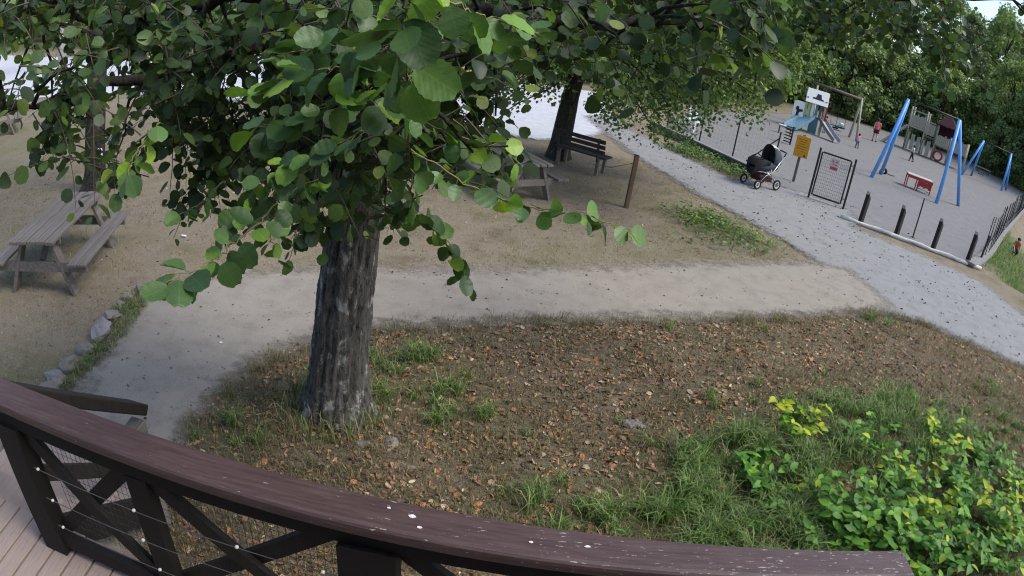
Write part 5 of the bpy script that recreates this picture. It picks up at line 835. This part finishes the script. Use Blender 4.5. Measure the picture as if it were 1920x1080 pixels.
for (p, h, yl, lab) in SHRUBS:
    x, y = p[0], p[1]; b = np.array((x, y, hz(x, y))); t = thing('leafy_shrub', lab, 'shrub', tuple(b), 0, 'shrubs below the railing'); stm = MB(); nst = 10 if h > 0.3 else 4
    for s in range(nst):
        a = 6.283 * s / nst + random.uniform(-.4, .4); ln = h * random.uniform(0.7, 1.15); q = [np.array((0.02 * math.cos(a), 0.02 * math.sin(a), -0.03))]; d = np.array((0.55 * math.cos(a), 0.55 * math.sin(a), 1.0)); d /= np.linalg.norm(d); nn = 7
        for j in range(nn): d = d + rand_dirs(1)[0] * 0.1 + np.array((math.cos(a), math.sin(a), 0)) * 0.05; d /= np.linalg.norm(d); q.append(q[-1] + d * ln / nn)
        stm.tube(q, np.linspace(0.004, 0.0015, len(q)), 4, False); ax = random.uniform(0, 3.14)
        for j in range(2, nn + 1):
            ax += 1.57
            for sg_ in ((0, 1) if j < nn else (0, 1, 0.5)):
                if RNG.random() < 0.12: continue
                th = ax + math.pi * sg_; ld = np.array((math.cos(th), math.sin(th), RNG.uniform(-0.25, 0.55))); nm = np.array((0, -0.15, 1.0)) + rand_dirs(1)[0] * 0.4
                R = frames(ld[None], nm[None])[0]; o = link('leaf', SHY if (RNG.random() < ((0.95 if j >= nn - 1 else 0.55 if j >= nn - 2 else 0.18) if yl else 0.06 if j >= nn else 0.0)) else SHL, t, tuple(q[j])); o.rotation_mode = 'QUATERNION'; o.rotation_quaternion = Matrix(R.tolist()).to_quaternion(); z_ = RNG.uniform(0.075, 0.125) * (0.75 + 0.5 * h); o.scale = (z_, z_, z_)
    stm.build('stems', 'pale_stem', t, True)

# ---------------------------------------------------------------- pram
pr = thing('pram', 'black pram with pale-topped hood parked beside the gravel path', 'pram', (6.34, 16.62, 0.02), -2.62); pr.scale = (1.1, 1.1, 1.06)      # local +x = direction the pram faces (handle at -x)
def wheel(parent, x, y, r):
    w_ = MB().ring((x, y, r), (0, 1, 0), r - 0.028, 0.028, 22, 7).build('wheel', 'black_rubber', parent, True)
    rm = MB().ring((x, y, r), (0, 1, 0), r - 0.062, 0.014, 22, 6).build('rim', 'white_paint', w_, True)
    q = MB()
    for k in range(6):
        a = k * math.pi / 3; q.beam((x, y, r), (x + (r - 0.06) * math.cos(a), y, r + (r - 0.06) * math.sin(a)), 0.012, 0.012, (0, 1, 0))
    q.tube([(x, y - 0.035, r), (x, y + 0.035, r)], 0.022, 8); q.build('spokes', 'chrome', w_)
for x, y, r in ((-0.36, 0.27, 0.15), (-0.36, -0.27, 0.15), (0.38, 0.25, 0.13), (0.38, -0.25, 0.13)): wheel(pr, x, y, r)
f = MB()
for y in (-0.24, 0.24): f.tube([(-0.36, y, 0.16), (-0.10, y, 0.36), (0.12, y, 0.46)], 0.014, 7); f.tube([(0.38, y, 0.14), (0.12, y, 0.38), (-0.12, y, 0.48), (-0.46, y * 0.9, 0.92)], 0.014, 7); f.tube([(-0.10, y, 0.36), (-0.02, y, 0.55)], 0.012, 6)
f.tube([(-0.36, -0.27, 0.15), (-0.36, 0.27, 0.15)], 0.012, 6); f.tube([(0.38, -0.25, 0.13), (0.38, 0.25, 0.13)], 0.012, 6); f.build('frame', 'chrome', pr, True)
MB().tube([(-0.46, -0.21, 0.92), (-0.56, -0.18, 1.02), (-0.58, 0, 1.03), (-0.56, 0.18, 1.02), (-0.46, 0.21, 0.92)], 0.020, 8).build('handle', 'black_rubber', pr, True)
def tub(secs, n=12):
    m = MB(); V = []
    for (x, z0, z1, hw) in secs:
        for k in range(n):
            t = math.pi * k / (n - 1); V.append((x, -hw * math.cos(t), z1 - (z1 - z0) * math.sin(t) ** 0.6))
    Fs = [(a * n + b, a * n + b + 1, (a + 1) * n + b + 1, (a + 1) * n + b) for a in range(len(secs) - 1) for b in range(n - 1)] + [tuple(range(n)), tuple((len(secs) - 1) * n + b for b in range(n - 1, -1, -1))] + [((a) * n, (a + 1) * n, (a + 1) * n + n - 1, a * n + n - 1) for a in range(len(secs) - 1)]
    return m.add(V, Fs)
tub([(-0.40, 0.58, 0.72, 0.17), (-0.34, 0.46, 0.72, 0.21), (0.0, 0.42, 0.72, 0.22), (0.34, 0.44, 0.70, 0.21), (0.46, 0.55, 0.68, 0.17)]).build('carrycot', 'navy_fabric', pr, True)
m = MB(); V = []; n = 11; ks = 6
for a in range(ks):
    th = math.radians(-8 + 20 * a)                              # hood ribs fan from the pivot at the back
    for b in range(n):
        s = math.pi * b / (n - 1); rr = 0.235; V.append((-0.08 - 0.47 * math.cos(th) * math.sin(s) ** 0.6 , -0.225 * math.cos(s), 0.72 + (0.44 * math.sin(th)) * math.sin(s) ** 0.6))
m.add(V, [(a * n + b, a * n + b + 1, (a + 1) * n + b + 1, (a + 1) * n + b) for a in range(ks - 1) for b in range(n - 1)]); hd = m.build('hood', 'navy_fabric', pr, True)
so = hd.modifiers.new('thick', 'SOLIDIFY'); so.thickness = 0.012
m = MB(); V2 = []
for a in (2, 3, 4, 5):
    for b in range(3, 8): q = np.array(V[a * n + b]); V2.append(q + (q - np.array((-0.08, 0, 0.72))) / np.linalg.norm(q - np.array((-0.08, 0, 0.72))) * 0.016)
m.add(V2, [(a * 5 + b, a * 5 + b + 1, (a + 1) * 5 + b + 1, (a + 1) * 5 + b) for a in range(3) for b in range(4)]); m.build('hood_panel', 'hood_top', hd, True)
tub([(0.02, 0.52, 0.755, 0.225), (0.28, 0.44, 0.79, 0.225), (0.46, 0.34, 0.72, 0.20), (0.52, 0.36, 0.60, 0.15)]).build('apron', 'black_fabric', pr, True)
MB().box((0.0, 0, 0.27), (0.52, 0.36, 0.16), bev=0.03).build('basket', 'maroon', pr)
MB().tube([(0.30, -0.2, 0.78), (0.34, 0, 0.90), (0.30, 0.2, 0.78)], 0.014, 7).build('bumper_bar', 'black_rubber', pr, True)

# ---------------------------------------------------------------- blue swings
def swing_set(label, L0, L1, R0, R1, tl, tr_, r, seat_at, group='blue swing frames'):
    b = np.array((*((np.array(L0) + np.array(R1)) / 2), 0.0)); t = thing('swing_set', label, 'swing', tuple(b), 0, group)
    T0, T1 = np.array(tl), np.array(tr_)
    for (x, y), T in ((L0, T0), (L1, T0), (R0, T1), (R1, T1)):
        a = np.array((x, y, -0.05)) - b; MB().tube([a, T - b], [r, r], 10).build('leg', 'blue_paint', t, True)
    MB().tube([T0 - b, T1 - b], r * 0.5, 8).build('crossbar', 'dark_metal', t, True)
    for s in seat_at:
        c = T0 + (T1 - T0) * s - b; d = (T1 - T0) / np.linalg.norm(T1 - T0) * 0.22; off = np.array((0, 0, -(T0[2] - 0.55)))
        st = MB().box(c + off, (0.46, 0.2, 0.04), rotz(math.atan2(d[1], d[0])), bev=0.01).build('seat', 'black_rubber', t)
        for sg_ in (-1, 1): MB().tube([c + d * sg_, c + d * sg_ + off], 0.012, 5).build('chain', 'dark_metal', t)
    return t
swing_set('tall blue swing frame nearest the playground gate', (13.87, 23.45), (15.3, 25.1), (16.33, 21.63), (18.45, 22.7), (14.95, 23.75, 3.66), (16.95, 22.4, 3.60), 0.085, ())
swing_set('smaller blue swing frame with hanging seat near the picket fence', (29.0, 36.4), (31.4, 38.2), (32.3, 35.25), (34.2, 36.8), (30.1, 36.2, 2.85), (32.6, 35.6, 2.75), 0.085, (0.18,))
sr = thing('rubber_swing_seat', 'black rubber swing seat with cord lying by the tall blue swing', 'swing seat', (*(15.642, 25.479), 0.012), 0.3)
MB().ring((0, 0, 0.09), (0.2, 0.9, 0.4), 0.16, 0.06, 18, 8).build('tyre', 'black_rubber', sr, True); MB().tube([(0.15, 0, 0.06), (0.45, -0.15, 0.03), (0.75, -0.12, 0.03)], 0.02, 6).build('cord', 'black_rubber', sr, True)
# red play table
rt = thing('play_table', 'low red metal play table with pale top below the blue swing', 'table', (16.45, 23.55, 0.012), -0.42)
MB().box((0, 0, 0.60), (1.25, 0.62, 0.04), bev=0.008).build('table_top', 'pale_top', rt)
for x in (-0.58, -0.05, 0.58):
    for y in (-0.27, 0.27): MB().box((x, y, 0.29), (0.045, 0.045, 0.578)).build('leg', 'red_paint', rt)
for y in (-0.285, 0.285): MB().box((0.02, y, 0.52), (1.22, 0.03, 0.10)).build('apron', 'red_paint', rt)
MB().box((0.25, -0.255, 0.33), (0.66, 0.03, 0.26)).build('panel', 'red_paint', rt); MB().box((0.25, -0.1, 0.12), (0.6, 0.2, 0.03)).build('shelf', 'pale_top', rt)
for x in (0.12, 0.38): MB().box((x, -0.275, 0.20), (0.17, 0.01, 0.09)).build('sticker', 'white_paint', rt)

# ---------------------------------------------------------------- play house with slides (white hat panel)
ph = thing('play_house', 'small play tower with white roof panel, blue slide and steel slide', 'play tower', (15.35, 34.2, 0.012), -0.38)
for x in (-0.55, 0.55):
    for y in (-0.5, 0.5): MB().box((x, y, 1.0), (0.11, 0.11, 2.05), bev=0.01).build('post', 'play_wood', ph)
MB().box((0, 0, 0.88), (1.2, 1.1, 0.06)).build('platform', 'play_wood_dark', ph)
rp = MB().box((0.0, -0.42, 2.10), (1.32, 0.05, 0.92), Euler((-0.55, 0, 0)).to_matrix(), bev=0.01).build('roof_panel', 'white_paint', ph)
MB().box((0.0, 0.42, 2.10), (1.32, 0.05, 0.92), Euler((0.55, 0, 0)).to_matrix(), bev=0.01).build('roof_panel', 'white_paint', ph)
Rr = np.array(Euler((-0.55, 0, 0)).to_matrix())
def emblem(parent, c, R, polys, name='emblem'):
    q = MB()
    for pl in polys: q.extr([np.array(c) + R @ np.array((a, -0.028, b)) for a, b in pl], R @ np.array((0, -0.006, 0)))
    return q.build(name, 'ink_black', parent)
emblem(rp, (0.05, -0.42, 2.10), Rr, [[(-0.34, -0.16), (0.34, -0.18), (0.30, -0.08), (-0.30, -0.05)], [(-0.16, -0.05), (0.20, -0.08), (0.14, 0.20), (-0.08, 0.22)]])
sp_ = MB().box((-0.95, -0.62, 1.05), (0.66, 0.05, 1.15), rotz(0.15), bev=0.01).build('side_panel', 'white_paint', ph)
emblem(sp_, (-0.95, -0.62, 1.05), rotz(0.15), [[(-0.12, -0.30), (0.02, -0.30), (0.06, -0.05), (0.26, 0.02), (0.26, 0.14), (0.02, 0.12), (0.0, 0.26), (-0.14, 0.26), (-0.18, 0.10), (-0.10, 0.0)]])
for x, mt in ((-0.38, 'lime'), (-0.16, 'white_paint'), (0.08, 'teal'), (0.32, 'play_wood_dark')): MB().box((x, -0.52, 1.28), (0.15, 0.04, 0.78), bev=0.01).build('front_slat', mt, ph)
MB().box((0.60, 0, 1.25), (0.05, 0.9, 0.7)).build('side_wall', 'play_wood_dark', ph); MB().box((0.66, -0.45, 1.35), (0.09, 0.09, 1.1)).build('red_pole', 'red_paint', ph); MB().box((-0.6, 0.1, 1.3), (0.05, 0.8, 0.75)).build('side_wall', 'teal', ph)
def slide(name, a, b, wd, mat, drop, parent):
    a, b = np.array(a, float), np.array(b, float); d = b - a; s = np.cross(d, (0, 0, 1)); s /= np.linalg.norm(s); n = 9; V = []
    for k in range(n):
        t = k / (n - 1); c = a + d * t + np.array((0, 0, drop * (t * t - t)))
        for u, zz in ((-1.1, 0.17), (-1.0, 0.17), (-0.86, 0.0), (0.86, 0.0), (1.0, 0.17), (1.1, 0.17), (1.05, -0.06), (-1.05, -0.06)): V.append(c + s * u * wd / 2 + np.array((0, 0, zz)))
    m = MB().add(V, [(k * 8 + j, k * 8 + (j + 1) % 8, (k + 1) * 8 + (j + 1) % 8, (k + 1) * 8 + j) for k in range(n - 1) for j in range(8)] + [tuple(range(7, -1, -1)), tuple((n - 1) * 8 + j for j in range(8))]); return m.build(name, mat, parent)
slide('slide', (-0.3, -0.55, 0.92), (-1.25, -1.9, 0.12), 0.85, 'blue_slide', 0.25, ph); slide('slide', (0.55, -0.52, 0.92), (1.55, -1.75, 0.08), 0.50, 'steel', 0.2, ph)
MB().box((0.05, -0.62, 0.45), (0.5, 0.06, 0.85)).build('skirt_panel', 'teal', ph); MB().tube([(-1.0, -0.2, 0), (-0.6, 0.0, 1.5)], 0.05, 6).build('climbing_pole', 'dark_metal', ph)
# ladder-like bars and a small bench beside it
br = thing('balance_bars', 'small dark comb-like climbing bars left of the play tower', 'climbing bars', (*(10.952, 26.914), 0.012), -0.9)
MB().box((0.32, 0, 0.42), (0.06, 0.06, 0.85)).build('post', 'dark_wood', br)
for k in range(6): MB().box((0.12, 0, 0.10 + 0.135 * k), (0.36, 0.05, 0.05)).build('bar', 'dark_wood', br)
sb = thing('play_bench', 'small pale-topped bench at the foot of the play tower', 'bench', (*(12.121, 30.052), 0.012), -0.5)
MB().box((0, 0, 0.42), (0.75, 0.22, 0.05), bev=0.008).build('seat', 'white_paint', sb)
for x in (-0.3, 0.3): MB().box((x, 0, 0.2), (0.06, 0.18, 0.39)).build('leg', 'play_wood_dark', sb)
# wooden swing frame behind
ws = thing('log_swing_frame', 'tall pale log swing frame standing behind the play tower', 'swing', (18.0, 37.0, 0.012), -0.12)
for x in (-1.5, 1.65):
    for y in (-0.75, 0.75): MB().tube([(x, y, -0.1), (x, 0, 2.75)], [0.085, 0.07], 9).build('leg', 'play_wood', ws, True)
MB().tube([(-1.75, 0, 2.80), (1.75, 0, 2.66)], 0.085, 9).build('crossbar', 'play_wood_dark', ws, True)
for x in (0.3, 0.9): MB().tube([(x, 0, 2.7), (x, 0.05, 0.5)], 0.015, 5).build('rope', 'dark_metal', ws)
MB().ring((0.6, 0.05, 0.5), (0, 0, 1), 0.32, 0.035, 16, 6).build('basket_seat', 'black_rubber', ws, True)
rk = thing('spring_rocker', 'dark blue platform rocker with pale seat next to the play tower', 'rocker', (*(19.869, 40.181), 0.012), -0.3)
MB().box((0, 0, 0.30), (1.3, 0.75, 0.10), bev=0.02).build('platform', 'teal', rk); MB().ring((0, 0, 0.12), (0, 0, 1), 0.18, 0.05, 14, 6).build('spring', 'dark_metal', rk, True); MB().box((0.42, 0.05, 0.48), (0.30, 0.5, 0.16), bev=0.03).build('seat', 'white_paint', rk); MB().tube([(-0.4, -0.2, 0.3), (-0.4, -0.2, 0.7), (-0.4, 0.2, 0.7), (-0.4, 0.2, 0.3)], 0.02, 6).build('handle', 'steel', rk, True)

# ---------------------------------------------------------------- big wooden climbing castle
ct = thing('climbing_castle', 'large wooden climbing castle with ramp, towers and palisades', 'play castle', (28.3, 40.9, 0.012), -0.72)
def cpost(x, y, h): MB().tube([(x, y, -0.1), (x, y, h)], 0.075, 8).build('post', 'play_wood', ct, True)
for x, y, h in ((-1.6, -0.7, 3.3), (-1.6, 0.7, 3.3), (-0.3, -0.7, 3.3), (-0.3, 0.7, 3.2), (0.7, -0.7, 3.0), (0.7, 0.7, 3.0), (1.9, -0.7, 2.1), (1.9, 0.7, 2.1), (3.3, -0.7, 2.1), (3.3, 0.7, 2.1)): cpost(x, y, h)
for x0, x1, z in ((-1.7, -0.2, 1.75), (-0.3, 0.8, 1.45), (0.7, 3.4, 1.1)): MB().box(((x0 + x1) / 2, 0, z), (x1 - x0, 1.5, 0.08)).build('platform', 'play_wood_dark', ct)
m = MB()
for y in (-0.95, -0.15): MB().beam((-3.2, y - 0.9, 0.0), (-1.6, y - 0.45, 1.85), 0.10, 0.14).build('ramp_beam', 'play_wood', ct)
for k in range(6):
    t = (k + 0.6) / 6.4; MB().beam((-3.2 + 1.6 * t, -1.85 + 0.45 * t - 0.05, 1.85 * t + 0.06), (-3.2 + 1.6 * t, -1.05 + 0.45 * t + 0.05, 1.85 * t + 0.06), 0.17, 0.05).build('ramp_step', 'play_wood', ct)
for x0, x1, z0, z1 in ((-1.55, -0.35, 1.95, 2.75), (-0.25, 0.65, 1.65, 2.5), (0.75, 1.85, 1.2, 1.95), (1.95, 3.3, 1.2, 2.0), (-1.5, -0.4, 0.15, 1.3), (-0.2, 0.6, 0.1, 1.2)):
    n = max(3, int((x1 - x0) / 0.15))
    for k in range(n):
        if z0 < 1 and k % 3 == 1: continue
        h = z1 - z0 + random.uniform(-.06, .10); MB().box((x0 + (k + 0.5) * (x1 - x0) / n, -0.80 + random.uniform(-.01, .01), z0 + h / 2), ((x1 - x0) / n * 0.9, 0.045, h)).build('palisade_board', 'play_wood', ct)
for x0, x1, z in ((-1.6, -0.3, 3.05), (-1.6, -0.3, 1.9), (0.7, 3.3, 1.2), (-0.3, 0.7, 2.6)): MB().box(((x0 + x1) / 2, -0.72, z), (x1 - x0, 0.07, 0.09)).build('cross_rail', 'play_wood', ct)
rf = MB(); rf.add([(0.5, -1.0, 2.75), (2.2, -1.0, 2.75), (2.2, 1.0, 2.75), (0.5, 1.0, 2.75), (1.35, 0, 3.75), (0.5, -1.0, 2.70), (2.2, -1.0, 2.70), (2.2, 1.0, 2.70), (0.5, 1.0, 2.70)], [(0, 1, 4), (1, 2, 4), (2, 3, 4), (3, 0, 4), (8, 7, 6, 5), (0, 5, 6, 1), (1, 6, 7, 2), (2, 7, 8, 3), (3, 8, 5, 0)]); rf.build('roof', 'maroon', ct)
for x, y in ((0.6, -0.85), (2.1, -0.85), (0.6, 0.85), (2.1, 0.85)): MB().tube([(x, y, 1.1), (x, y, 2.74)], 0.05, 7).build('roof_post', 'play_wood_dark', ct, True)
MB().box((1.35, 0.5, 1.95), (1.3, 0.05, 1.4)).build('back_wall', 'maroon', ct)
MB().ring((1.2, -0.78, 0.45), (0, 1, 0), 0.34, 0.07, 18, 6).build('crawl_ring', 'red_paint', ct, True)
# small grey benches in the shade at the wood's edge
for p, lab in (((37.220, 43.775), 'small plank bench at the edge of the wood beyond the blue swing'), ((54.299, 56.265), 'plank bench half hidden in shade at the right edge')):
    t = thing('plank_bench', lab, 'bench', (*p, -0.02), -0.7, 'plank benches at the edge of the wood'); MB().box((0, 0, 0.45), (1.5, 0.32, 0.06), bev=0.01).build('seat', 'play_wood', t)
    for x in (-0.55, 0.55): MB().box((x, 0, 0.2), (0.12, 0.26, 0.44)).build('leg', 'play_wood_dark', t)
# white chair and pale car in the distance
wc = thing('plastic_chair', 'white plastic chair standing near the corner of the playground fence', 'chair', (*(5.961, 23.998), 0.012), 0.5)
MB().box((0, 0, 0.43), (0.46, 0.44, 0.03), bev=0.01).build('seat', 'white_plastic', wc); MB().box((0, 0.20, 0.68), (0.46, 0.03, 0.46), Euler((-0.15, 0, 0)).to_matrix(), bev=0.01).build('backrest', 'white_plastic', wc)
for x in (-0.2, 0.2):
    for y in (-0.19, 0.19): MB().box((x, y, 0.21), (0.045, 0.045, 0.42)).build('leg', 'white_plastic', wc)
    MB().box((x * 1.1, 0, 0.62), (0.05, 0.42, 0.03)).build('armrest', 'white_plastic', wc)
car = thing('parked_car', 'pale yellow car parked on the bright gravel yard behind the leaves', 'car', (-3.9, 27.0, 0.016), 0.15)
side = [(-2.05, 0.35), (-2.08, 0.75), (-1.75, 0.92), (-1.35, 1.35), (-0.2, 1.45), (0.55, 1.38), (1.15, 0.98), (1.95, 0.82), (2.08, 0.55), (2.05, 0.30)]
q = MB(); V = []
for y, s in ((-0.80, 0.96), (-0.72, 1.0), (0.72, 1.0), (0.80, 0.96)): V += [(x * (1 if s == 1 else 0.985), y * (1 - 0.16 * max(0, z - 0.9)), 0.3 + (z - 0.3) * s) for x, z in side]
n = len(side); q.add(V, [(a * n + j, a * n + (j + 1) % n, (a + 1) * n + (j + 1) % n, (a + 1) * n + j) for a in range(3) for j in range(n)] + [tuple(range(n)), tuple(3 * n + j for j in range(n - 1, -1, -1))]); q.build('body', 'car_paint', car)
for y in (-1, 1):
    for wx in ((-1.2, -0.42), (-0.36, 0.62)): MB().extr([(wx[0] + 0.14 * (wx[0] < -1), y * 0.785, 0.98), (wx[1] + 0.16 * (wx[1] > 0), y * 0.785, 0.98), (wx[1] - 0.14 * (wx[1] > 0), y * 0.735, 1.30), (wx[0] + 0.16 * (wx[0] < -1), y * 0.735, 1.30)], (0, y * 0.012, 0)).build('window', 'car_glass', car)
    for x in (-1.3, 1.3): w_ = MB().ring((x, y * 0.74, 0.31), (0, 1, 0), 0.22, 0.10, 20, 8).build('wheel', 'black_rubber', car, True); MB().tube([(x, y * 0.70, 0.31), (x, y * 0.80, 0.31)], 0.17, 14).build('rim', 'steel', w_)
    MB().blob((2.0, y * 0.58, 0.66), (0.06, 0.14, 0.07), 8, 6).build('headlight', 'white_plastic', car, True)
MB().extr([(0.60, -0.66, 1.37), (0.60, 0.66, 1.37), (1.13, 0.70, 1.01), (1.13, -0.70, 1.01)], (0.012, 0, 0.012)).build('windscreen', 'car_glass', car)

# ---------------------------------------------------------------- people
def skinned(name, J, E, mats, parent):
    """J: name -> (point, radius); E: edges. Skin modifier grown from the joints, baked to one continuous mesh"""
    ks = list(J); me = bpy.data.meshes.new(name); me.from_pydata([J[k][0] for k in ks], [(ks.index(a), ks.index(b)) for a, b in E], [])
    o = bpy.data.objects.new(name, me); COL.objects.link(o); o.modifiers.new('s', 'SKIN'); sv = me.skin_vertices[0].data
    for i, k in enumerate(ks): r = J[k][1]; sv[i].radius = r if isinstance(r, tuple) else (r, r); sv[i].use_root = (i == 0)
    s2 = o.modifiers.new('u', 'SUBSURF'); s2.levels = 2; s2.render_levels = 2
    dg = bpy.context.evaluated_depsgraph_get(); nm = bpy.data.meshes.new_from_object(o.evaluated_get(dg)); bpy.data.objects.remove(o); nm.name = name
    nm.materials.clear(); nm.materials.append(MATS[mats]); nm.polygons.foreach_set('use_smooth', [True] * len(nm.polygons)); return link(name, nm, parent)
def person(label, loc, rz, h, top, bottom, stride=0.12, armsw=0.12, child=False, shorts=True, crouch=0.0, arm_up=None, shoes='dark_cloth', seat=None):
    t = thing('person', label, 'person', loc, rz); hs = 1.28 if child else 1.0
    def S(p): return (p[0] * h, p[1] * h, p[2] * h)
    dz = -crouch; k = crouch * 0.9
    J = {'pelvis': ((0, 0, .53 + dz), (.085, .07)), 'waist': ((0, .005 + k * .25, .62 + dz), (.078, .06)), 'chest': ((0, .01 + k * .45, .745 + dz), (.098, .068)), 'neck': ((0, .012 + k * .55, .835 + dz), .032), 'jaw': ((0, .022 + k * .6, .875 + dz), .042 * hs), 'head': ((0, .012 + k * .6, .925 + dz + .012 * (hs - 1)), .058 * hs)}
    for s, nm in ((-1, 'l'), (1, 'r')):
        a = s * armsw
        J['sh' + nm] = ((s * .105, .01 + k * .45, .80 + dz), .042); J['el' + nm] = ((s * .145, .01 + a * .4 + k * .6, .66 + dz), .030); J['wr' + nm] = ((s * .150, .05 + a * .9 + k * 1.0, .53 + dz), .021); J['ha' + nm] = ((s * .145, .065 + a * 1.1 + k * 1.1, .475 + dz), .022); J['fi' + nm] = ((s * .140, .075 + a * 1.1 + k * 1.1, .435 + dz), .012)
        J['th' + nm] = ((s * .122, .085 + a * 1.1 + k * 1.1, .475 + dz), .010)
        b = -s * stride
        J['hi' + nm] = ((s * .052, 0, .50 + dz), .066); J['kn' + nm] = ((s * .06, .02 + b * .5 + k * 1.2, .285 - crouch * .25), .045); J['an' + nm] = ((s * .06, b - max(0, -b) * .4, .045 + max(0, -b) * .12), .027); J['to' + nm] = ((s * .065, b + .085 - max(0, -b) * .4, .018 + max(0, -b) * .04), .022)
    if arm_up: J['elr'] = ((.17, .10, .80), .030); J['wrr'] = ((.19, .20, .86), .022); J['har'] = ((.19, .25, .90), .022); J['fir'] = ((.19, .28, .93), .012); J['thr'] = ((.165, .255, .90), .010)
    J = {q: (S(v[0]), tuple(x * h for x in v[1]) if isinstance(v[1], tuple) else v[1] * h) for q, v in J.items()}
    E = [('pelvis', 'waist'), ('waist', 'chest'), ('chest', 'neck'), ('neck', 'jaw'), ('jaw', 'head')]
    for nm in 'lr': E += [('chest', 'sh' + nm), ('sh' + nm, 'el' + nm), ('el' + nm, 'wr' + nm), ('wr' + nm, 'ha' + nm), ('ha' + nm, 'fi' + nm), ('ha' + nm, 'th' + nm), ('pelvis', 'hi' + nm), ('hi' + nm, 'kn' + nm), ('kn' + nm, 'an' + nm), ('an' + nm, 'to' + nm)]
    skinned('body', J, E, 'skin', t)
    g = lambda q, f: (J[q][0], tuple(x * f for x in J[q][1]) if isinstance(J[q][1], tuple) else J[q][1] * f)
    mid = lambda a, b, s, f: (tuple(np.array(J[a][0]) + (np.array(J[b][0]) - np.array(J[a][0])) * s), (J[a][1] if not isinstance(J[a][1], tuple) else J[a][1][0]) * f)
    JJ = {'waist': g('waist', 1.28), 'chest': g('chest', 1.18), 'neck': (tuple(np.array(J['chest'][0]) * .35 + np.array(J['neck'][0]) * .65), .05 * h), 'hem': ((J['pelvis'][0][0], J['pelvis'][0][1], J['pelvis'][0][2] - .005 * h), (.108 * h, .09 * h))}; EE = [('waist', 'chest'), ('chest', 'neck'), ('hem', 'waist')]
    for nm in 'lr': JJ['sh' + nm] = g('sh' + nm, 1.25); JJ['sl' + nm] = mid('sh' + nm, 'el' + nm, .8, 1.15); EE += [('chest', 'sh' + nm), ('sh' + nm, 'sl' + nm)]
    skinned('shirt', JJ, EE, top, t)
    JJ = {'pelvis': g('pelvis', 1.14)}; EE = []
    for nm in 'lr':
        JJ['hi' + nm] = g('hi' + nm, 1.17); JJ['le' + nm] = mid('hi' + nm, 'kn' + nm, .72, 1.15) if shorts else (J['kn' + nm][0], .056 * h); EE += [('pelvis', 'hi' + nm), ('hi' + nm, 'le' + nm)]
        if not shorts: JJ['cu' + nm] = mid('kn' + nm, 'an' + nm, .9, .85); EE += [('le' + nm, 'cu' + nm)]
    skinned('shorts' if shorts else 'trousers', JJ, EE, bottom, t)
    hd = np.array(J['head'][0]); r = .062 * hs * h
    MB().blob(hd + np.array((0, -.010 * h, .014 * h)), (r * 1.02, r * 1.05, r * .98), 14, 9, 3, 0.02).build('hair', 'dark_hair', t, True)
    MB().blob(hd + np.array((0, r * 1.02, -.018 * h)), (r * .14, r * .2, r * .22), 8, 6).build('nose', 'skin', t, True)
    for nm in 'lr':
        p0, p1 = np.array(J['an' + nm][0]), np.array(J['to' + nm][0]); MB().tube([p0 + (0, -.03 * h, -.015 * h), (p0 + p1) / 2, p1 + (0, .02 * h, 0)], [.034 * h, .034 * h, .022 * h], 9).build('shoe', shoes, t, True)
    return t
person('adult in pink T-shirt and dark red shorts walking across the playground', (23.0, 39.8, 0.012), -0.35, 1.68, 'pink_cloth', 'wine_cloth', 0.10)
person('toddler in bright pink top and teal trousers on the playground gravel', (17.8, 32.6, 0.012), 0.3, 0.86, 'hot_pink', 'teal_cloth', 0.06, child=True, shorts=False)
person('child in white top standing before the climbing castle', (22.9, 34.3, 0.012), 0.9, 1.05, 'white_cloth', 'dark_cloth', 0.10, child=True, shorts=False)
person('child in red top behind the spring rocker', (17.05, 35.9, 0.012), 2.4, 1.05, 'red_cloth', 'white_cloth', 0.03, child=True, shorts=False)
sx, sy = (17.785, 17.512); person('child in orange top crouching on the grass below the curved wall', (sx, sy, hz(sx, sy)), 2.6, 0.95, 'orange_cloth', 'dark_cloth', 0.02, child=True, shorts=False, crouch=0.26)
